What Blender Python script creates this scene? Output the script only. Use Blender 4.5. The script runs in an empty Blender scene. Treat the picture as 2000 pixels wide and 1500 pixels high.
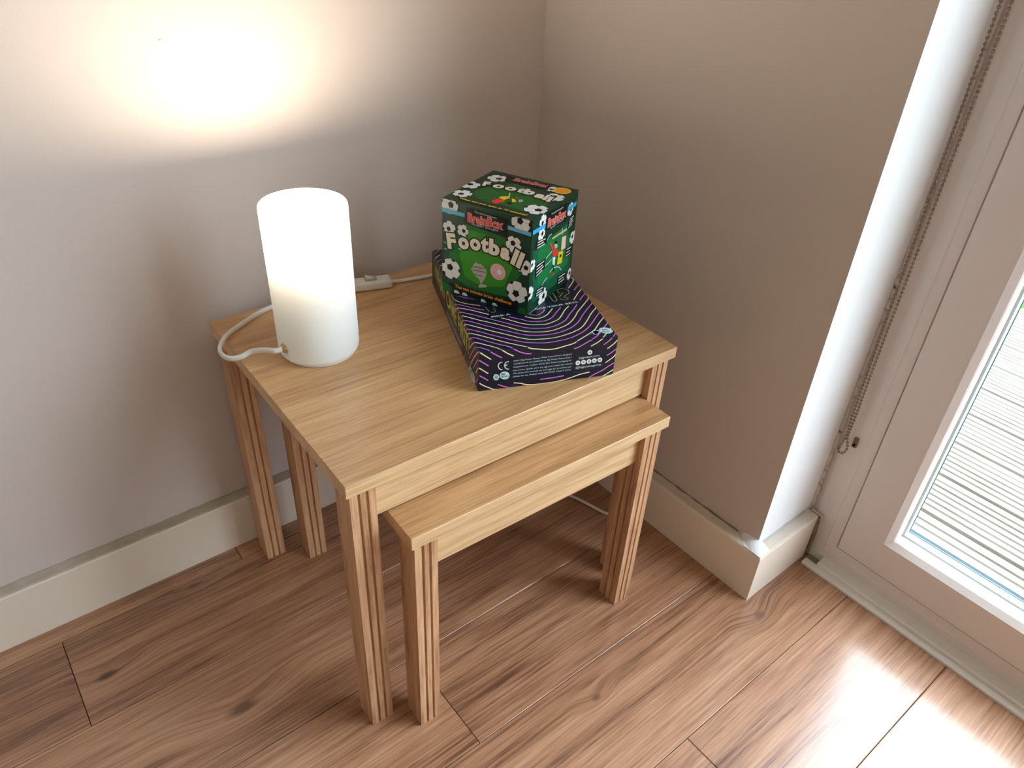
import bpy, bmesh, math, random
from mathutils import Vector, Matrix
random.seed(7)
C = bpy.context.scene.collection
S = bpy.context.scene
R = math.radians
SKY = 18.5
# ------------------------------------------------------------------ camera
cam_d = bpy.data.cameras.new('camera'); cam = bpy.data.objects.new('camera', cam_d); C.objects.link(cam)
S.camera = cam
CAM = Vector((-0.8263, -0.9407, 0.9300)); yaw, pitch, roll = -0.7048, -0.6027, 0.0566
fwd = Vector((-math.sin(yaw)*math.cos(pitch), math.cos(yaw)*math.cos(pitch), math.sin(pitch)))
rt = Vector((math.cos(yaw), math.sin(yaw), 0)); up = rt.cross(fwd)
r2 = math.cos(roll)*rt + math.sin(roll)*up; u2 = -math.sin(roll)*rt + math.cos(roll)*up
M = Matrix((r2, u2, -fwd)).transposed().to_4x4(); M.translation = CAM
cam.matrix_world = M
cam_d.sensor_width = 36; cam_d.lens = 1444.1/2000*36; cam_d.clip_start = 0.02; cam_d.clip_end = 200
# ------------------------------------------------------------------ view, world, light
S.view_settings.view_transform = 'Standard'; S.view_settings.look = 'None'
S.view_settings.exposure = 0.0; S.view_settings.gamma = 1.0; S.view_settings.use_curve_mapping = False
S.cycles.use_denoising = True
S.cycles.max_bounces = 10; S.cycles.diffuse_bounces = 6; S.cycles.transparent_max_bounces = 12
S.cycles.sample_clamp_indirect = 6
W = bpy.data.worlds.new('sky'); S.world = W; W.use_nodes = True
bg = W.node_tree.nodes['Background']; bg.inputs[0].default_value = (0.78, 0.87, 1.0, 1); bg.inputs[1].default_value = 1.0
# overcast sky: brighter towards the zenith (1 + 2 sin elevation) / 3
wt = W.node_tree; tcw = wt.nodes.new('ShaderNodeTexCoord'); sxw = wt.nodes.new('ShaderNodeSeparateXYZ'); wt.links.new(tcw.outputs['Generated'], sxw.inputs[0])
mxw = wt.nodes.new('ShaderNodeMath'); mxw.operation = 'MAXIMUM'; mxw.inputs[1].default_value = 0; wt.links.new(sxw.outputs[2], mxw.inputs[0])
maw = wt.nodes.new('ShaderNodeMath'); maw.operation = 'MULTIPLY_ADD'; maw.inputs[1].default_value = SKY*2/3; maw.inputs[2].default_value = SKY/3
wt.links.new(mxw.outputs[0], maw.inputs[0]); wt.links.new(maw.outputs[0], bg.inputs[1])
def area(name, loc, rot, sx, sy, power, col, portal=False):
    l = bpy.data.lights.new(name, 'AREA'); l.shape = 'RECTANGLE'; l.size = sx; l.size_y = sy
    l.energy = power; l.color = col
    o = bpy.data.objects.new(name, l); C.objects.link(o); o.location = loc; o.rotation_euler = rot
    if portal: l.cycles.is_portal = True
    return o
# sky light coming in through the glazed door (portal in the door opening)
area('door_daylight', (0.225, -1.463, 1.04), (0, R(90), 0), 2.08, 1.77, 1, (1, 1, 1), True)
# added soft fill in front of the closed wall behind the camera
area('rear_fill_light', (-1.6, -3.30, 1.5), (R(90), 0, 0), 1.6, 1.1, 6, (1.0, 0.97, 0.93))
# ------------------------------------------------------------------ helpers
def link(o, parent=None):
    C.objects.link(o)
    if parent: o.parent = parent
    return o
def obj(name, bm, mats, parent=None, smooth=False):
    me = bpy.data.meshes.new(name); bmesh.ops.recalc_face_normals(bm, faces=bm.faces)
    bm.to_mesh(me); bm.free()
    for m in (mats if isinstance(mats, (list, tuple)) else [mats]): me.materials.append(m)
    if smooth:
        for p in me.polygons: p.use_smooth = True
    return link(bpy.data.objects.new(name, me), parent)
def empty(name, loc, rz=0, parent=None):
    o = bpy.data.objects.new(name, None); o.empty_display_size = .05
    link(o, parent); o.location = loc; o.rotation_euler = (0, 0, rz); return o
def tag(o, label, cat, group=None, kind=None):
    if label: o['label'] = label
    if cat: o['category'] = cat
    if group: o['group'] = group
    if kind: o['kind'] = kind
    return o
def st(o, label=None, cat=None):
    o['kind'] = 'structure'
    if label: o['label'] = label
    if cat: o['category'] = cat
    return o
def box(x0, x1, y0, y1, z0, z1, bev=0, seg=2, bm=None):
    b = bmesh.new()
    v = [b.verts.new((x, y, z)) for x in (x0, x1) for y in (y0, y1) for z in (z0, z1)]
    for f in ((0,1,3,2),(4,6,7,5),(0,4,5,1),(2,3,7,6),(0,2,6,4),(1,5,7,3)): b.faces.new([v[i] for i in f])
    bmesh.ops.recalc_face_normals(b, faces=b.faces)
    if bev: bmesh.ops.bevel(b, geom=b.edges[:], offset=bev, segments=seg, profile=.5, affect='EDGES')
    if bm is None: return b
    me = bpy.data.meshes.new('t'); b.to_mesh(me); b.free(); bm.from_mesh(me); bpy.data.meshes.remove(me); return bm
def prism(pts, axis, a0, a1, bev=0):
    """closed 2D outline extruded along an axis; the 2D pair is the other two axes in order"""
    b = bmesh.new()
    def P(q, a):
        return {'x': (a, q[0], q[1]), 'y': (q[0], a, q[1]), 'z': (q[0], q[1], a)}[axis]
    lo = [b.verts.new(P(q, a0)) for q in pts]; hi = [b.verts.new(P(q, a1)) for q in pts]
    n = len(pts); b.faces.new(lo); b.faces.new(hi)
    for i in range(n): b.faces.new((lo[i], lo[(i+1) % n], hi[(i+1) % n], hi[i]))
    bmesh.ops.recalc_face_normals(b, faces=b.faces)
    bmesh.ops.triangulate(b, faces=[f for f in b.faces if len(f.verts) > 4])
    return b
def tube(pts, rw, rh, seg=10, sub=4, bm=None, upv=Vector((0, 0, 1))):
    """smooth tube through points, elliptical section (rw sideways, rh upwards)"""
    P = [Vector(p) for p in pts]; Q = []
    for i in range(len(P)-1):
        a, b_, c, d = P[max(i-1, 0)], P[i], P[i+1], P[min(i+2, len(P)-1)]
        for k in range(sub):
            t = k/sub; Q.append(.5*((2*b_)+(c-a)*t+(2*a-5*b_+4*c-d)*t*t+(-a+3*b_-3*c+d)*t**3))
    Q.append(P[-1])
    b = bm or bmesh.new(); rings = []
    for i, q in enumerate(Q):
        t = (Q[min(i+1, len(Q)-1)]-Q[max(i-1, 0)]).normalized()
        s = t.cross(upv)
        if s.length < 1e-3: s = t.cross(Vector((1, 0, 0)))
        s.normalize(); u = s.cross(t)
        rings.append([b.verts.new(q+s*rw*math.cos(a)+u*rh*math.sin(a)) for a in [2*math.pi*k/seg for k in range(seg)]])
    for A, B in zip(rings, rings[1:]):
        for k in range(seg): b.faces.new((A[k], A[(k+1) % seg], B[(k+1) % seg], B[k]))
    b.faces.new(rings[0]); b.faces.new(rings[-1]); return b
def lathe(prof, seg=64, close=False):
    b = bmesh.new(); rings = []
    for r, z in prof:
        rings.append([b.verts.new((r*math.cos(2*math.pi*k/seg), r*math.sin(2*math.pi*k/seg), z)) for k in range(seg)] if r > 1e-6 else [b.verts.new((0, 0, z))])
    for A, B in zip(rings, rings[1:]):
        for k in range(seg):
            k2 = (k+1) % seg
            if len(A) == 1: b.faces.new((A[0], B[k2], B[k]))
            elif len(B) == 1: b.faces.new((A[k], A[k2], B[0]))
            else: b.faces.new((A[k], A[k2], B[k2], B[k]))
    return b
# ------------------------------------------------------------------ materials
def srgb(r, g, b):
    f = lambda c: (c/255/12.92) if c/255 <= .04045 else ((c/255+.055)/1.055)**2.4
    return (f(r), f(g), f(b), 1)
def mat(name, col, rough=.5, metal=0, spec=.5, coat=0, bump=0, bscale=200, var=0, vscale=6):
    m = bpy.data.materials.new(name); m.use_nodes = True; nt = m.node_tree; p = nt.nodes['Principled BSDF']
    p.inputs['Base Color'].default_value = col; p.inputs['Roughness'].default_value = rough
    p.inputs['Metallic'].default_value = metal; p.inputs['Specular IOR Level'].default_value = spec
    p.inputs['Coat Weight'].default_value = coat
    tc = nt.nodes.new('ShaderNodeTexCoord')
    n = nt.nodes.new('ShaderNodeTexNoise'); n.inputs['Scale'].default_value = vscale; n.inputs['Detail'].default_value = 5
    nt.links.new(tc.outputs['Object'], n.inputs['Vector'])
    mr = nt.nodes.new('ShaderNodeMapRange'); mr.inputs[3].default_value = 1-var; mr.inputs[4].default_value = 1+var*.6
    nt.links.new(n.outputs[0], mr.inputs[0])
    mx = nt.nodes.new('ShaderNodeMix'); mx.data_type = 'RGBA'; mx.blend_type = 'MULTIPLY'; mx.inputs[0].default_value = 1
    mx.inputs[6].default_value = col; nt.links.new(mr.outputs[0], mx.inputs[7]); nt.links.new(mx.outputs[2], p.inputs['Base Color'])
    if bump:
        b = nt.nodes.new('ShaderNodeBump'); b.inputs['Strength'].default_value = bump; b.inputs['Distance'].default_value = .001
        n2 = nt.nodes.new('ShaderNodeTexNoise'); n2.inputs['Scale'].default_value = bscale; n2.inputs['Detail'].default_value = 3
        nt.links.new(tc.outputs['Object'], n2.inputs['Vector']); nt.links.new(n2.outputs[0], b.inputs['Height']); nt.links.new(b.outputs[0], p.inputs['Normal'])
    return m
def N(nt, t, **kw):
    n = nt.nodes.new(t)
    for k, v in kw.items():
        if k[0] == 'i' and k[1:].isdigit(): n.inputs[int(k[1:])].default_value = v
        else: setattr(n, k, v)
    return n
def wood(name, axis, cols, rough=.4, fine=1.0, coat=0.0, coatr=.2, rnd=False, knots=(), contrast=1.0, big=3.0, stretch=.05, spec=.5, bump=.25):
    """procedural oak: grain runs along the given axis of object space"""
    m = bpy.data.materials.new(name); m.use_nodes = True; nt = m.node_tree; L = nt.links.new
    p = nt.nodes['Principled BSDF']; p.inputs['Roughness'].default_value = rough
    p.inputs['Coat Weight'].default_value = coat; p.inputs['Coat Roughness'].default_value = coatr; p.inputs['Specular IOR Level'].default_value = spec
    tc = N(nt, 'ShaderNodeTexCoord'); vec = tc.outputs['Object']
    if rnd:
        oi = N(nt, 'ShaderNodeObjectInfo'); cm = N(nt, 'ShaderNodeCombineXYZ')
        for k, f in enumerate((13.0, 7.3, 5.1)):
            mu = N(nt, 'ShaderNodeMath', operation='MULTIPLY', i1=f); L(oi.outputs['Random'], mu.inputs[0]); L(mu.outputs[0], cm.inputs[k])
        ad = N(nt, 'ShaderNodeVectorMath', operation='ADD'); L(vec, ad.inputs[0]); L(cm.outputs[0], ad.inputs[1]); gvec = ad.outputs[0]
    else: gvec = vec
    dark = None
    for (kx, ky, ra, st_, dk) in knots:      # knots: fixed places in the boards, rings pushed aside around them
        sb = N(nt, 'ShaderNodeVectorMath', operation='SUBTRACT'); sb.inputs[1].default_value = (kx, ky, 0); L(vec, sb.inputs[0])
        ms = N(nt, 'ShaderNodeVectorMath', operation='MULTIPLY'); ms.inputs[1].default_value = (st_, 1, 0); L(sb.outputs[0], ms.inputs[0])
        ln = N(nt, 'ShaderNodeVectorMath', operation='LENGTH'); L(ms.outputs[0], ln.inputs[0])
        g = N(nt, 'ShaderNodeMapRange', interpolation_type='SMOOTHSTEP', i1=0.0, i2=ra*5, i3=1.0, i4=0.0); L(ln.outputs['Value'], g.inputs[0])
        # push the grain coordinate sideways (adds rings)
        mu = N(nt, 'ShaderNodeMath', operation='MULTIPLY', i1=ra*2.0); L(g.outputs[0], mu.inputs[0])
        cv = N(nt, 'ShaderNodeCombineXYZ'); L(mu.outputs[0], cv.inputs[1])
        a2 = N(nt, 'ShaderNodeVectorMath', operation='ADD'); L(gvec, a2.inputs[0]); L(cv.outputs[0], a2.inputs[1]); gvec = a2.outputs[0]
        d = N(nt, 'ShaderNodeMapRange', interpolation_type='SMOOTHSTEP', i1=ra*.25, i2=ra*1.2, i3=dk, i4=0.0); L(ln.outputs['Value'], d.inputs[0])
        if dark is None: dark = d.outputs[0]
        else:
            mm = N(nt, 'ShaderNodeMath', operation='MAXIMUM'); L(dark, mm.inputs[0]); L(d.outputs[0], mm.inputs[1]); dark = mm.outputs[0]
    def mapped(sa, sc):
        mp_ = N(nt, 'ShaderNodeMapping'); s = [sc, sc, sc]; s['xyz'.index(axis)] = sa
        mp_.inputs['Scale'].default_value = s; L(gvec, mp_.inputs['Vector']); return mp_.outputs[0]
    n1 = N(nt, 'ShaderNodeTexNoise'); n1.inputs['Scale'].default_value = big; n1.inputs['Detail'].default_value = 4; n1.inputs['Distortion'].default_value = .7
    L(mapped(1.0, 6.0), n1.inputs['Vector'])
    # growth rings as contour lines of the broad noise
    rg = N(nt, 'ShaderNodeMath', operation='MULTIPLY', i1=26.0); L(n1.outputs[0], rg.inputs[0])
    sn = N(nt, 'ShaderNodeMath', operation='SINE'); L(rg.outputs[0], sn.inputs[0])
    n2 = N(nt, 'ShaderNodeTexNoise'); n2.inputs['Scale'].default_value = 260*fine; n2.inputs['Detail'].default_value = 3; n2.inputs['Roughness'].default_value = .7
    L(mapped(stretch, 1.0), n2.inputs['Vector'])
    n3 = N(nt, 'ShaderNodeTexNoise'); n3.inputs['Scale'].default_value = 60*fine; n3.inputs['Detail'].default_value = 4
    L(mapped(stretch*.8, 1.0), n3.inputs['Vector'])
    def lin(a, wa, b, wb, off=0):
        x = N(nt, 'ShaderNodeMath', operation='MULTIPLY', i1=wa); L(a, x.inputs[0])
        y = N(nt, 'ShaderNodeMath', operation='MULTIPLY_ADD', i1=wb); L(b, y.inputs[0]); L(x.outputs[0], y.inputs[2])
        z = N(nt, 'ShaderNodeMath', operation='ADD', i1=off); L(y.outputs[0], z.inputs[0]); return z.outputs[0]
    a = lin(n1.outputs[0], .7*contrast, sn.outputs[0], .07*contrast, .5-.35*contrast)
    b = lin(n2.outputs[0], 1.5*contrast, n3.outputs[0], .7*contrast, -1.1*contrast)
    t = N(nt, 'ShaderNodeMath', operation='ADD'); L(a, t.inputs[0]); L(b, t.inputs[1])
    if rnd:
        mu = N(nt, 'ShaderNodeMath', operation='MULTIPLY_ADD', i1=.16, i2=-.08); L(oi.outputs['Random'], mu.inputs[0])
        t2 = N(nt, 'ShaderNodeMath', operation='ADD'); L(t.outputs[0], t2.inputs[0]); L(mu.outputs[0], t2.inputs[1]); t = t2
    cr = N(nt, 'ShaderNodeValToRGB'); L(t.outputs[0], cr.inputs[0])
    e = cr.color_ramp.elements; e[0].position = .15; e[0].color = cols[0]; e[1].position = .85; e[1].color = cols[2]
    k = e.new(.5); k.color = cols[1]
    out = cr.outputs[0]
    if dark is not None:
        mx = N(nt, 'ShaderNodeMix', data_type='RGBA'); mx.inputs[7].default_value = srgb(62, 38, 26); L(dark, mx.inputs[0]); L(out, mx.inputs[6]); out = mx.outputs[2]
    L(out, p.inputs['Base Color'])
    bp = N(nt, 'ShaderNodeBump'); bp.inputs['Strength'].default_value = bump; bp.inputs['Distance'].default_value = .0006
    L(b, bp.inputs['Height']); L(bp.outputs[0], p.inputs['Normal'])
    return m
BULB = 390.0; BR = .0195; BZ = .1715; SHADE_T = .09
CHAIN = [(.124, -.5800, 1.30), (.126, -.5810, 1.0), (.128, -.5815, .85), (.129, -.5830, .70), (.130, -.5860, .55), (.130, -.5890, .40), (.130, -.5920, .29), (.130, -.5935, .262), (.131, -.5905, .240), (.133, -.5890, .232), (.134, -.5930, .226), (.134, -.5985, .232), (.134, -.6000, .243), (.133, -.5950, .262), (.131, -.5960, .30), (.131, -.5945, .40), (.131, -.5935, .55), (.130, -.5925, .70), (.129, -.5920, .85), (.127, -.5920, 1.0), (.125, -.5920, 1.30)]
# flat print on the boxes: face, part, layer, colour, kind, data in mm on that face
OPS = [
["Bt","contour_line",1,"pink","line",1.35,[[83.6,72.7],[84.5,72.1],[85.8,71.4],[87.2,70.6],[88.6,70.1],[90.0,69.8],[91.5,69.8],[92.8,69.9],[94.0,70.1],[94.8,70.3],[95.4,70.7],[95.9,71.3],[96.8,72.0],[98.0,73.0],[99.6,74.1],[101.1,75.4],[102.4,76.7],[103.4,78.1],[104.2,79.6],[104.8,81.0],[105.3,81.9]]],
["Bt","contour_line",1,"cream","line",1.35,[[76.2,69.4],[77.1,68.5],[78.5,67.2],[80.0,65.8],[81.6,64.6],[83.3,63.7],[85.0,62.8],[86.9,62.1],[88.7,61.7],[90.5,61.5],[92.3,61.6],[94.1,61.9],[96.0,62.4],[98.0,63.4],[100.2,64.7],[102.2,66.2],[104.1,67.7],[105.7,69.1],[107.0,70.7],[108.3,72.3],[109.8,74.1],[111.5,76.1],[113.3,78.4],[115.0,80.5],[116.2,81.9]]],
["Bt","contour_line",1,"pink","line",1.35,[[56.0,72.7],[57.4,71.6],[59.4,70.0],[61.6,68.2],[63.7,66.7],[65.6,65.3],[67.6,64.0],[69.4,62.8],[71.2,61.5],[72.6,60.3],[73.9,59.0],[75.2,57.9],[76.6,56.9],[78.2,56.1],[79.9,55.4],[81.7,54.9],[83.7,54.4],[85.9,54.0],[88.3,53.6],[90.7,53.4],[93.1,53.5],[95.5,53.8],[98.0,54.3],[100.3,55.1],[102.6,56.1],[104.7,57.3],[106.7,58.8],[108.6,60.5],[110.5,62.4],[112.5,64.6],[114.5,67.1],[116.5,69.7],[118.6,72.3],[121.0,75.1],[123.6,78.2],[125.9,80.9],[127.6,82.9]]],
["Bt","contour_line",1,"cream","line",1.35,[[46.2,71.5],[47.8,70.2],[50.2,68.4],[52.7,66.3],[55.1,64.2],[57.3,62.3],[59.3,60.2],[61.4,58.2],[63.3,56.4],[65.2,55.0],[67.0,53.7],[68.8,52.5],[70.7,51.4],[72.6,50.3],[74.4,49.4],[76.5,48.5],[79.0,47.7],[82.3,47.0],[86.2,46.4],[90.1,45.9],[93.4,45.7],[95.8,45.7],[97.6,46.0],[99.3,46.5],[101.4,47.4],[104.4,48.6],[107.7,50.1],[111.1,51.9],[114.0,53.8],[116.3,55.8],[118.2,58.1],[120.0,60.5],[121.9,63.0],[123.9,65.8],[125.9,68.8],[128.0,71.9],[130.1,74.7],[132.5,77.5],[135.0,80.2],[137.3,82.6],[138.9,84.2]]],
["Bl","contour_line",1,"pink","line",1.35,[[105.9,47.6],[105.0,48.6],[103.8,50.0],[102.3,51.6],[100.8,52.9],[100.2,53.3],[100.3,53.3],[98.7,53.9],[93.4,55.0]]],
["Bt","contour_line",1,"pink","line",1.35,[[0.5,95.5],[2.5,94.0],[5.3,92.1],[8.5,89.8],[11.6,87.5],[14.9,85.0],[18.3,82.3],[21.8,79.6],[25.2,76.9],[28.5,74.3],[31.7,71.8],[34.9,69.2],[38.1,66.6],[41.2,64.0],[44.4,61.4],[47.4,58.9],[50.4,56.5],[53.2,54.3],[56.0,52.1],[58.6,50.1],[61.0,48.3],[62.9,46.7],[64.5,45.3],[66.2,44.1],[68.1,42.9],[70.5,41.7],[73.0,40.6],[75.8,39.6],[78.8,38.7],[82.2,38.0],[85.9,37.3],[89.7,36.9],[93.4,36.9],[96.9,37.4],[100.3,38.1],[103.7,39.2],[107.2,40.7],[110.9,42.5],[114.8,44.7],[118.5,47.2],[122.0,49.9],[125.0,53.1],[127.6,56.6],[130.2,60.3],[132.7,63.7],[135.4,66.9],[138.0,69.9],[140.6,72.8],[143.0,75.7],[145.3,78.7],[147.5,81.6],[149.4,84.3],[150.7,86.1]]],
["Bl","contour_line",1,"cream","line",1.35,[[88.6,52.2],[87.5,53.1],[86.0,54.4],[84.1,55.0]]],
["Bt","contour_line",1,"cream","line",1.35,[[0.3,85.1],[0.8,85.4],[1.1,85.5],[1.2,85.5],[1.7,85.1],[3.0,83.9],[5.5,81.9],[8.8,79.0],[12.5,76.0],[15.9,73.1],[19.2,70.6],[22.4,68.2],[25.7,65.8],[28.9,63.3],[32.3,60.9],[35.7,58.4],[38.9,55.9],[41.8,53.7],[44.2,51.7],[46.3,50.0],[48.2,48.3],[50.1,46.5],[52.1,44.6],[54.1,42.6],[56.1,40.7],[58.2,38.9],[60.3,37.4],[62.5,36.0],[64.7,34.8],[66.9,33.7],[69.1,32.8],[71.2,32.0],[73.6,31.3],[76.3,30.6],[79.5,30.0],[83.2,29.4],[87.0,28.9],[90.8,28.9],[94.5,29.2],[98.3,29.9],[102.1,30.9],[106.0,32.2],[110.2,33.9],[114.5,35.8],[118.8,38.1],[122.8,40.9],[126.7,44.3],[130.5,48.2],[134.0,52.3],[137.0,56.0],[139.2,58.9],[140.8,61.5],[142.4,64.0],[144.7,67.1],[147.9,71.0],[151.7,75.4],[155.7,80.0],[159.5,84.4],[163.4,89.0],[167.5,93.9],[171.1,98.3],[171.9,101.3]]],
["Bl","contour_line",1,"pink","line",1.35,[[86.1,46.6],[85.1,47.6],[83.7,49.1],[81.8,50.9],[79.6,52.6],[77.9,53.7],[76.4,54.6],[73.3,55.0]]],
["Bt","contour_line",1,"pink","line",1.35,[[0.4,74.9],[1.7,73.9],[4.1,72.1],[7.2,69.7],[10.5,67.0],[13.8,64.4],[16.9,61.8],[20.1,59.1],[23.3,56.4],[26.5,53.8],[29.6,51.2],[32.8,48.7],[35.9,46.2],[39.1,43.8],[42.4,41.3],[45.7,38.8],[48.9,36.5],[51.7,34.4],[54.1,32.6],[56.0,31.0],[57.9,29.6],[60.2,28.3],[62.6,26.9],[65.1,25.7],[68.0,24.5],[71.5,23.5],[75.9,22.7],[81.0,22.0],[86.3,21.5],[91.1,21.4],[95.4,21.7],[99.4,22.3],[103.4,23.3],[107.3,24.5],[111.5,25.9],[115.7,27.7],[119.8,29.7],[123.7,31.9],[127.3,34.5],[130.8,37.4],[134.1,40.4],[137.1,43.5],[139.7,46.6],[141.9,49.7],[144.1,52.9],[146.6,56.4],[149.6,60.1],[152.9,64.2],[156.4,68.3],[159.8,72.4],[163.6,76.7],[167.6,81.3],[171.3,85.4],[171.9,88.3]]],
["Bl","contour_line",1,"cream","line",1.35,[[77.0,44.8],[76.0,45.9],[74.6,47.6],[72.8,49.5],[70.6,51.3],[69.0,52.6],[67.7,53.6],[64.6,55.0]]],
["Bt","contour_line",1,"cream","line",1.35,[[0.3,64.7],[1.4,63.8],[3.9,62.0],[7.0,59.5],[10.4,56.6],[13.8,53.9],[16.9,51.2],[20.1,48.5],[23.3,45.9],[26.3,43.4],[29.0,41.3],[31.6,39.4],[34.1,37.5],[36.8,35.4],[39.9,33.0],[43.2,30.4],[46.4,27.9],[49.2,25.7],[51.5,23.9],[53.5,22.3],[55.4,21.0],[57.6,19.7],[60.0,18.3],[62.4,17.1],[65.2,15.9],[68.8,15.0],[73.5,14.1],[79.0,13.4],[84.6,12.9],[89.9,12.8],[94.6,13.1],[99.0,13.8],[103.4,14.7],[107.8,15.9],[112.3,17.4],[117.0,19.1],[121.5,21.0],[125.5,22.9],[128.8,24.6],[131.6,26.2],[134.2,28.1],[136.9,30.3],[139.7,33.1],[142.5,36.3],[145.4,39.9],[148.3,43.5],[151.3,47.6],[154.4,51.9],[157.5,56.4],[160.7,60.5],[164.1,64.5],[167.8,68.5],[171.1,72.0],[171.9,74.5]]],
["Bl","contour_line",1,"pink","line",1.35,[[63.7,46.0],[63.2,46.9],[62.6,48.2],[61.5,49.6],[59.6,51.3],[57.7,52.6],[55.7,53.8],[52.0,55.0]]],
["Bt","contour_line",1,"pink","line",1.35,[[0.3,52.8],[1.7,51.9],[4.1,50.2],[7.2,47.9],[10.5,45.5],[13.6,43.1],[16.3,40.8],[18.8,38.6],[21.3,36.4],[23.9,34.2],[26.4,32.2],[29.0,30.3],[31.6,28.4],[34.3,26.3],[37.3,24.1],[40.5,21.6],[43.7,19.3],[46.8,17.1],[49.5,15.3],[52.2,13.6],[54.7,12.1],[57.4,10.7],[60.1,9.5],[62.9,8.5],[65.7,7.6],[68.8,6.8],[72.1,5.9],[75.5,5.1],[79.1,4.4],[82.6,4.0],[86.0,4.0],[89.4,4.2],[93.0,4.6],[96.8,5.2],[101.1,5.9],[105.7,6.7],[110.4,7.8],[114.9,9.2],[119.5,11.1],[124.0,13.4],[128.4,15.8],[132.4,18.3],[135.9,20.7],[139.1,23.3],[142.0,25.9],[145.0,28.7],[148.0,31.8],[150.9,35.2],[153.8,38.6],[156.5,41.9],[159.0,45.0],[161.4,48.1],[163.7,51.0],[165.8,53.7],[168.0,56.2],[170.1,58.6],[171.9,60.6],[171.9,62.1]]],
["Bl","contour_line",1,"cream","line",1.35,[[55.0,45.4],[54.5,46.2],[53.9,47.3],[52.8,48.7],[50.9,50.3],[48.9,51.8],[46.6,53.2],[42.9,55.0]]],
["Bt","contour_line",1,"cream","line",1.35,[[0.3,42.9],[1.4,42.2],[3.4,40.9],[5.9,39.1],[8.7,37.0],[11.5,34.8],[14.5,32.5],[17.6,29.9],[20.7,27.3],[23.9,24.7],[26.9,22.1],[30.0,19.6],[33.0,17.0],[36.1,14.6],[39.3,12.3],[42.5,10.1],[45.7,7.9],[48.5,6.0],[50.9,4.3],[53.1,2.9],[55.0,1.5],[56.7,0.3],[58.2,0.3]]],
["Bf","contour_line",1,"cream","line",1.35,[[58.6,54.5],[60.2,53.7],[61.7,53.0],[63.3,52.3],[65.0,51.9],[66.6,51.6],[68.4,51.3],[70.4,51.0],[73.0,50.4],[75.9,49.7],[78.9,49.1],[81.8,48.7],[84.6,48.4],[87.3,48.3],[90.1,48.3],[92.8,48.5],[95.6,48.8],[98.3,49.3],[101.0,49.9],[103.7,50.5],[106.6,51.0],[109.5,51.6],[112.3,52.2],[114.6,52.8],[116.2,53.5],[117.3,54.1],[118.4,54.9],[119.9,55.0]]],
["Bt","contour_line",1,"cream","line",1.35,[[120.3,0.9],[123.6,3.0],[127.5,5.5],[131.6,8.1],[135.1,10.3],[137.9,12.2],[140.3,13.8],[142.4,15.4],[144.5,16.9],[146.3,18.3],[147.9,19.5],[149.5,21.0],[151.5,23.0],[154.0,26.1],[156.9,29.8],[160.0,33.7],[162.9,37.3],[165.8,40.6],[168.9,43.9],[171.5,46.7],[171.9,48.7]]],
["Bl","contour_line",1,"pink","line",1.35,[[47.3,42.5],[47.0,43.1],[46.6,43.9],[45.8,45.1],[44.3,46.5],[42.0,48.5],[39.0,50.8],[35.7,53.3],[32.3,55.0]]],
["Bt","contour_line",1,"pink","line",1.35,[[0.3,32.8],[0.8,33.0],[1.3,33.0],[2.0,32.6],[3.3,31.7],[5.3,30.1],[7.9,27.9],[10.7,25.5],[13.5,23.0],[16.4,20.6],[19.5,18.0],[22.6,15.5],[25.7,13.0],[29.0,10.6],[32.5,8.1],[35.7,5.8],[38.0,4.0],[39.1,3.0],[39.2,2.6],[39.1,2.1],[39.6,1.0],[41.0,0.3]]],
["Bf","contour_line",1,"pink","line",1.35,[[41.4,54.5],[44.1,52.7],[47.0,50.8],[49.6,49.3],[51.7,48.3],[53.6,47.5],[55.5,46.9],[57.2,46.3],[59.0,45.9],[60.7,45.6],[62.2,45.4],[63.3,45.3]]],
["Bf","contour_line",1,"pink","line",1.35,[[116.5,45.8],[117.1,45.8],[118.0,45.8],[119.2,46.0],[120.9,46.5],[123.1,47.5],[125.7,48.8],[128.6,50.3],[131.6,52.0],[134.8,53.8],[138.4,55.0]]],
["Bt","contour_line",1,"pink","line",1.35,[[138.7,0.7],[143.7,4.0],[148.3,7.6],[152.6,11.8],[156.7,16.4],[160.5,20.9],[163.8,24.9],[166.9,28.2],[169.5,31.1],[171.7,33.5],[171.9,35.2]]],
["Bl","contour_line",1,"cream","line",1.35,[[44.6,33.1],[43.0,34.9],[40.8,37.5],[38.3,40.4],[35.7,43.1],[33.0,45.8],[30.2,48.4],[27.2,51.0],[24.0,53.6],[21.4,55.0]]],
["Bt","contour_line",1,"cream","line",1.35,[[0.3,21.7],[0.7,21.8],[1.5,21.4],[3.0,20.5],[5.6,18.7],[8.8,16.3],[12.2,13.6],[15.4,11.0],[18.1,8.8],[20.6,6.7],[23.0,4.5],[25.2,2.1],[27.1,0.3]]],
["Bf","contour_line",1,"cream","line",1.35,[[27.3,54.9],[30.0,52.9],[32.4,50.9],[34.7,49.2],[36.9,47.9],[38.9,46.6],[40.6,45.7],[41.8,45.0]]],
["Bf","contour_line",1,"cream","line",1.35,[[137.9,46.2],[139.9,47.3],[142.8,48.8],[145.9,50.5],[148.5,52.4],[150.6,54.3],[152.3,55.0]]],
["Bt","contour_line",1,"cream","line",1.35,[[153.3,1.9],[156.5,5.3],[159.6,8.5],[162.5,11.6],[165.3,14.5],[167.8,17.2],[169.8,19.3],[171.1,20.8],[171.9,21.6],[171.9,22.1],[171.9,22.5]]],
["Bl","contour_line",1,"pink","line",1.35,[[45.8,18.3],[43.9,20.7],[41.3,24.2],[38.2,28.1],[34.9,32.1],[31.3,36.3],[27.2,40.9],[23.2,45.3],[19.6,48.9],[17.3,51.2],[16.0,52.5],[13.5,54.2],[8.3,55.0]]],
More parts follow.
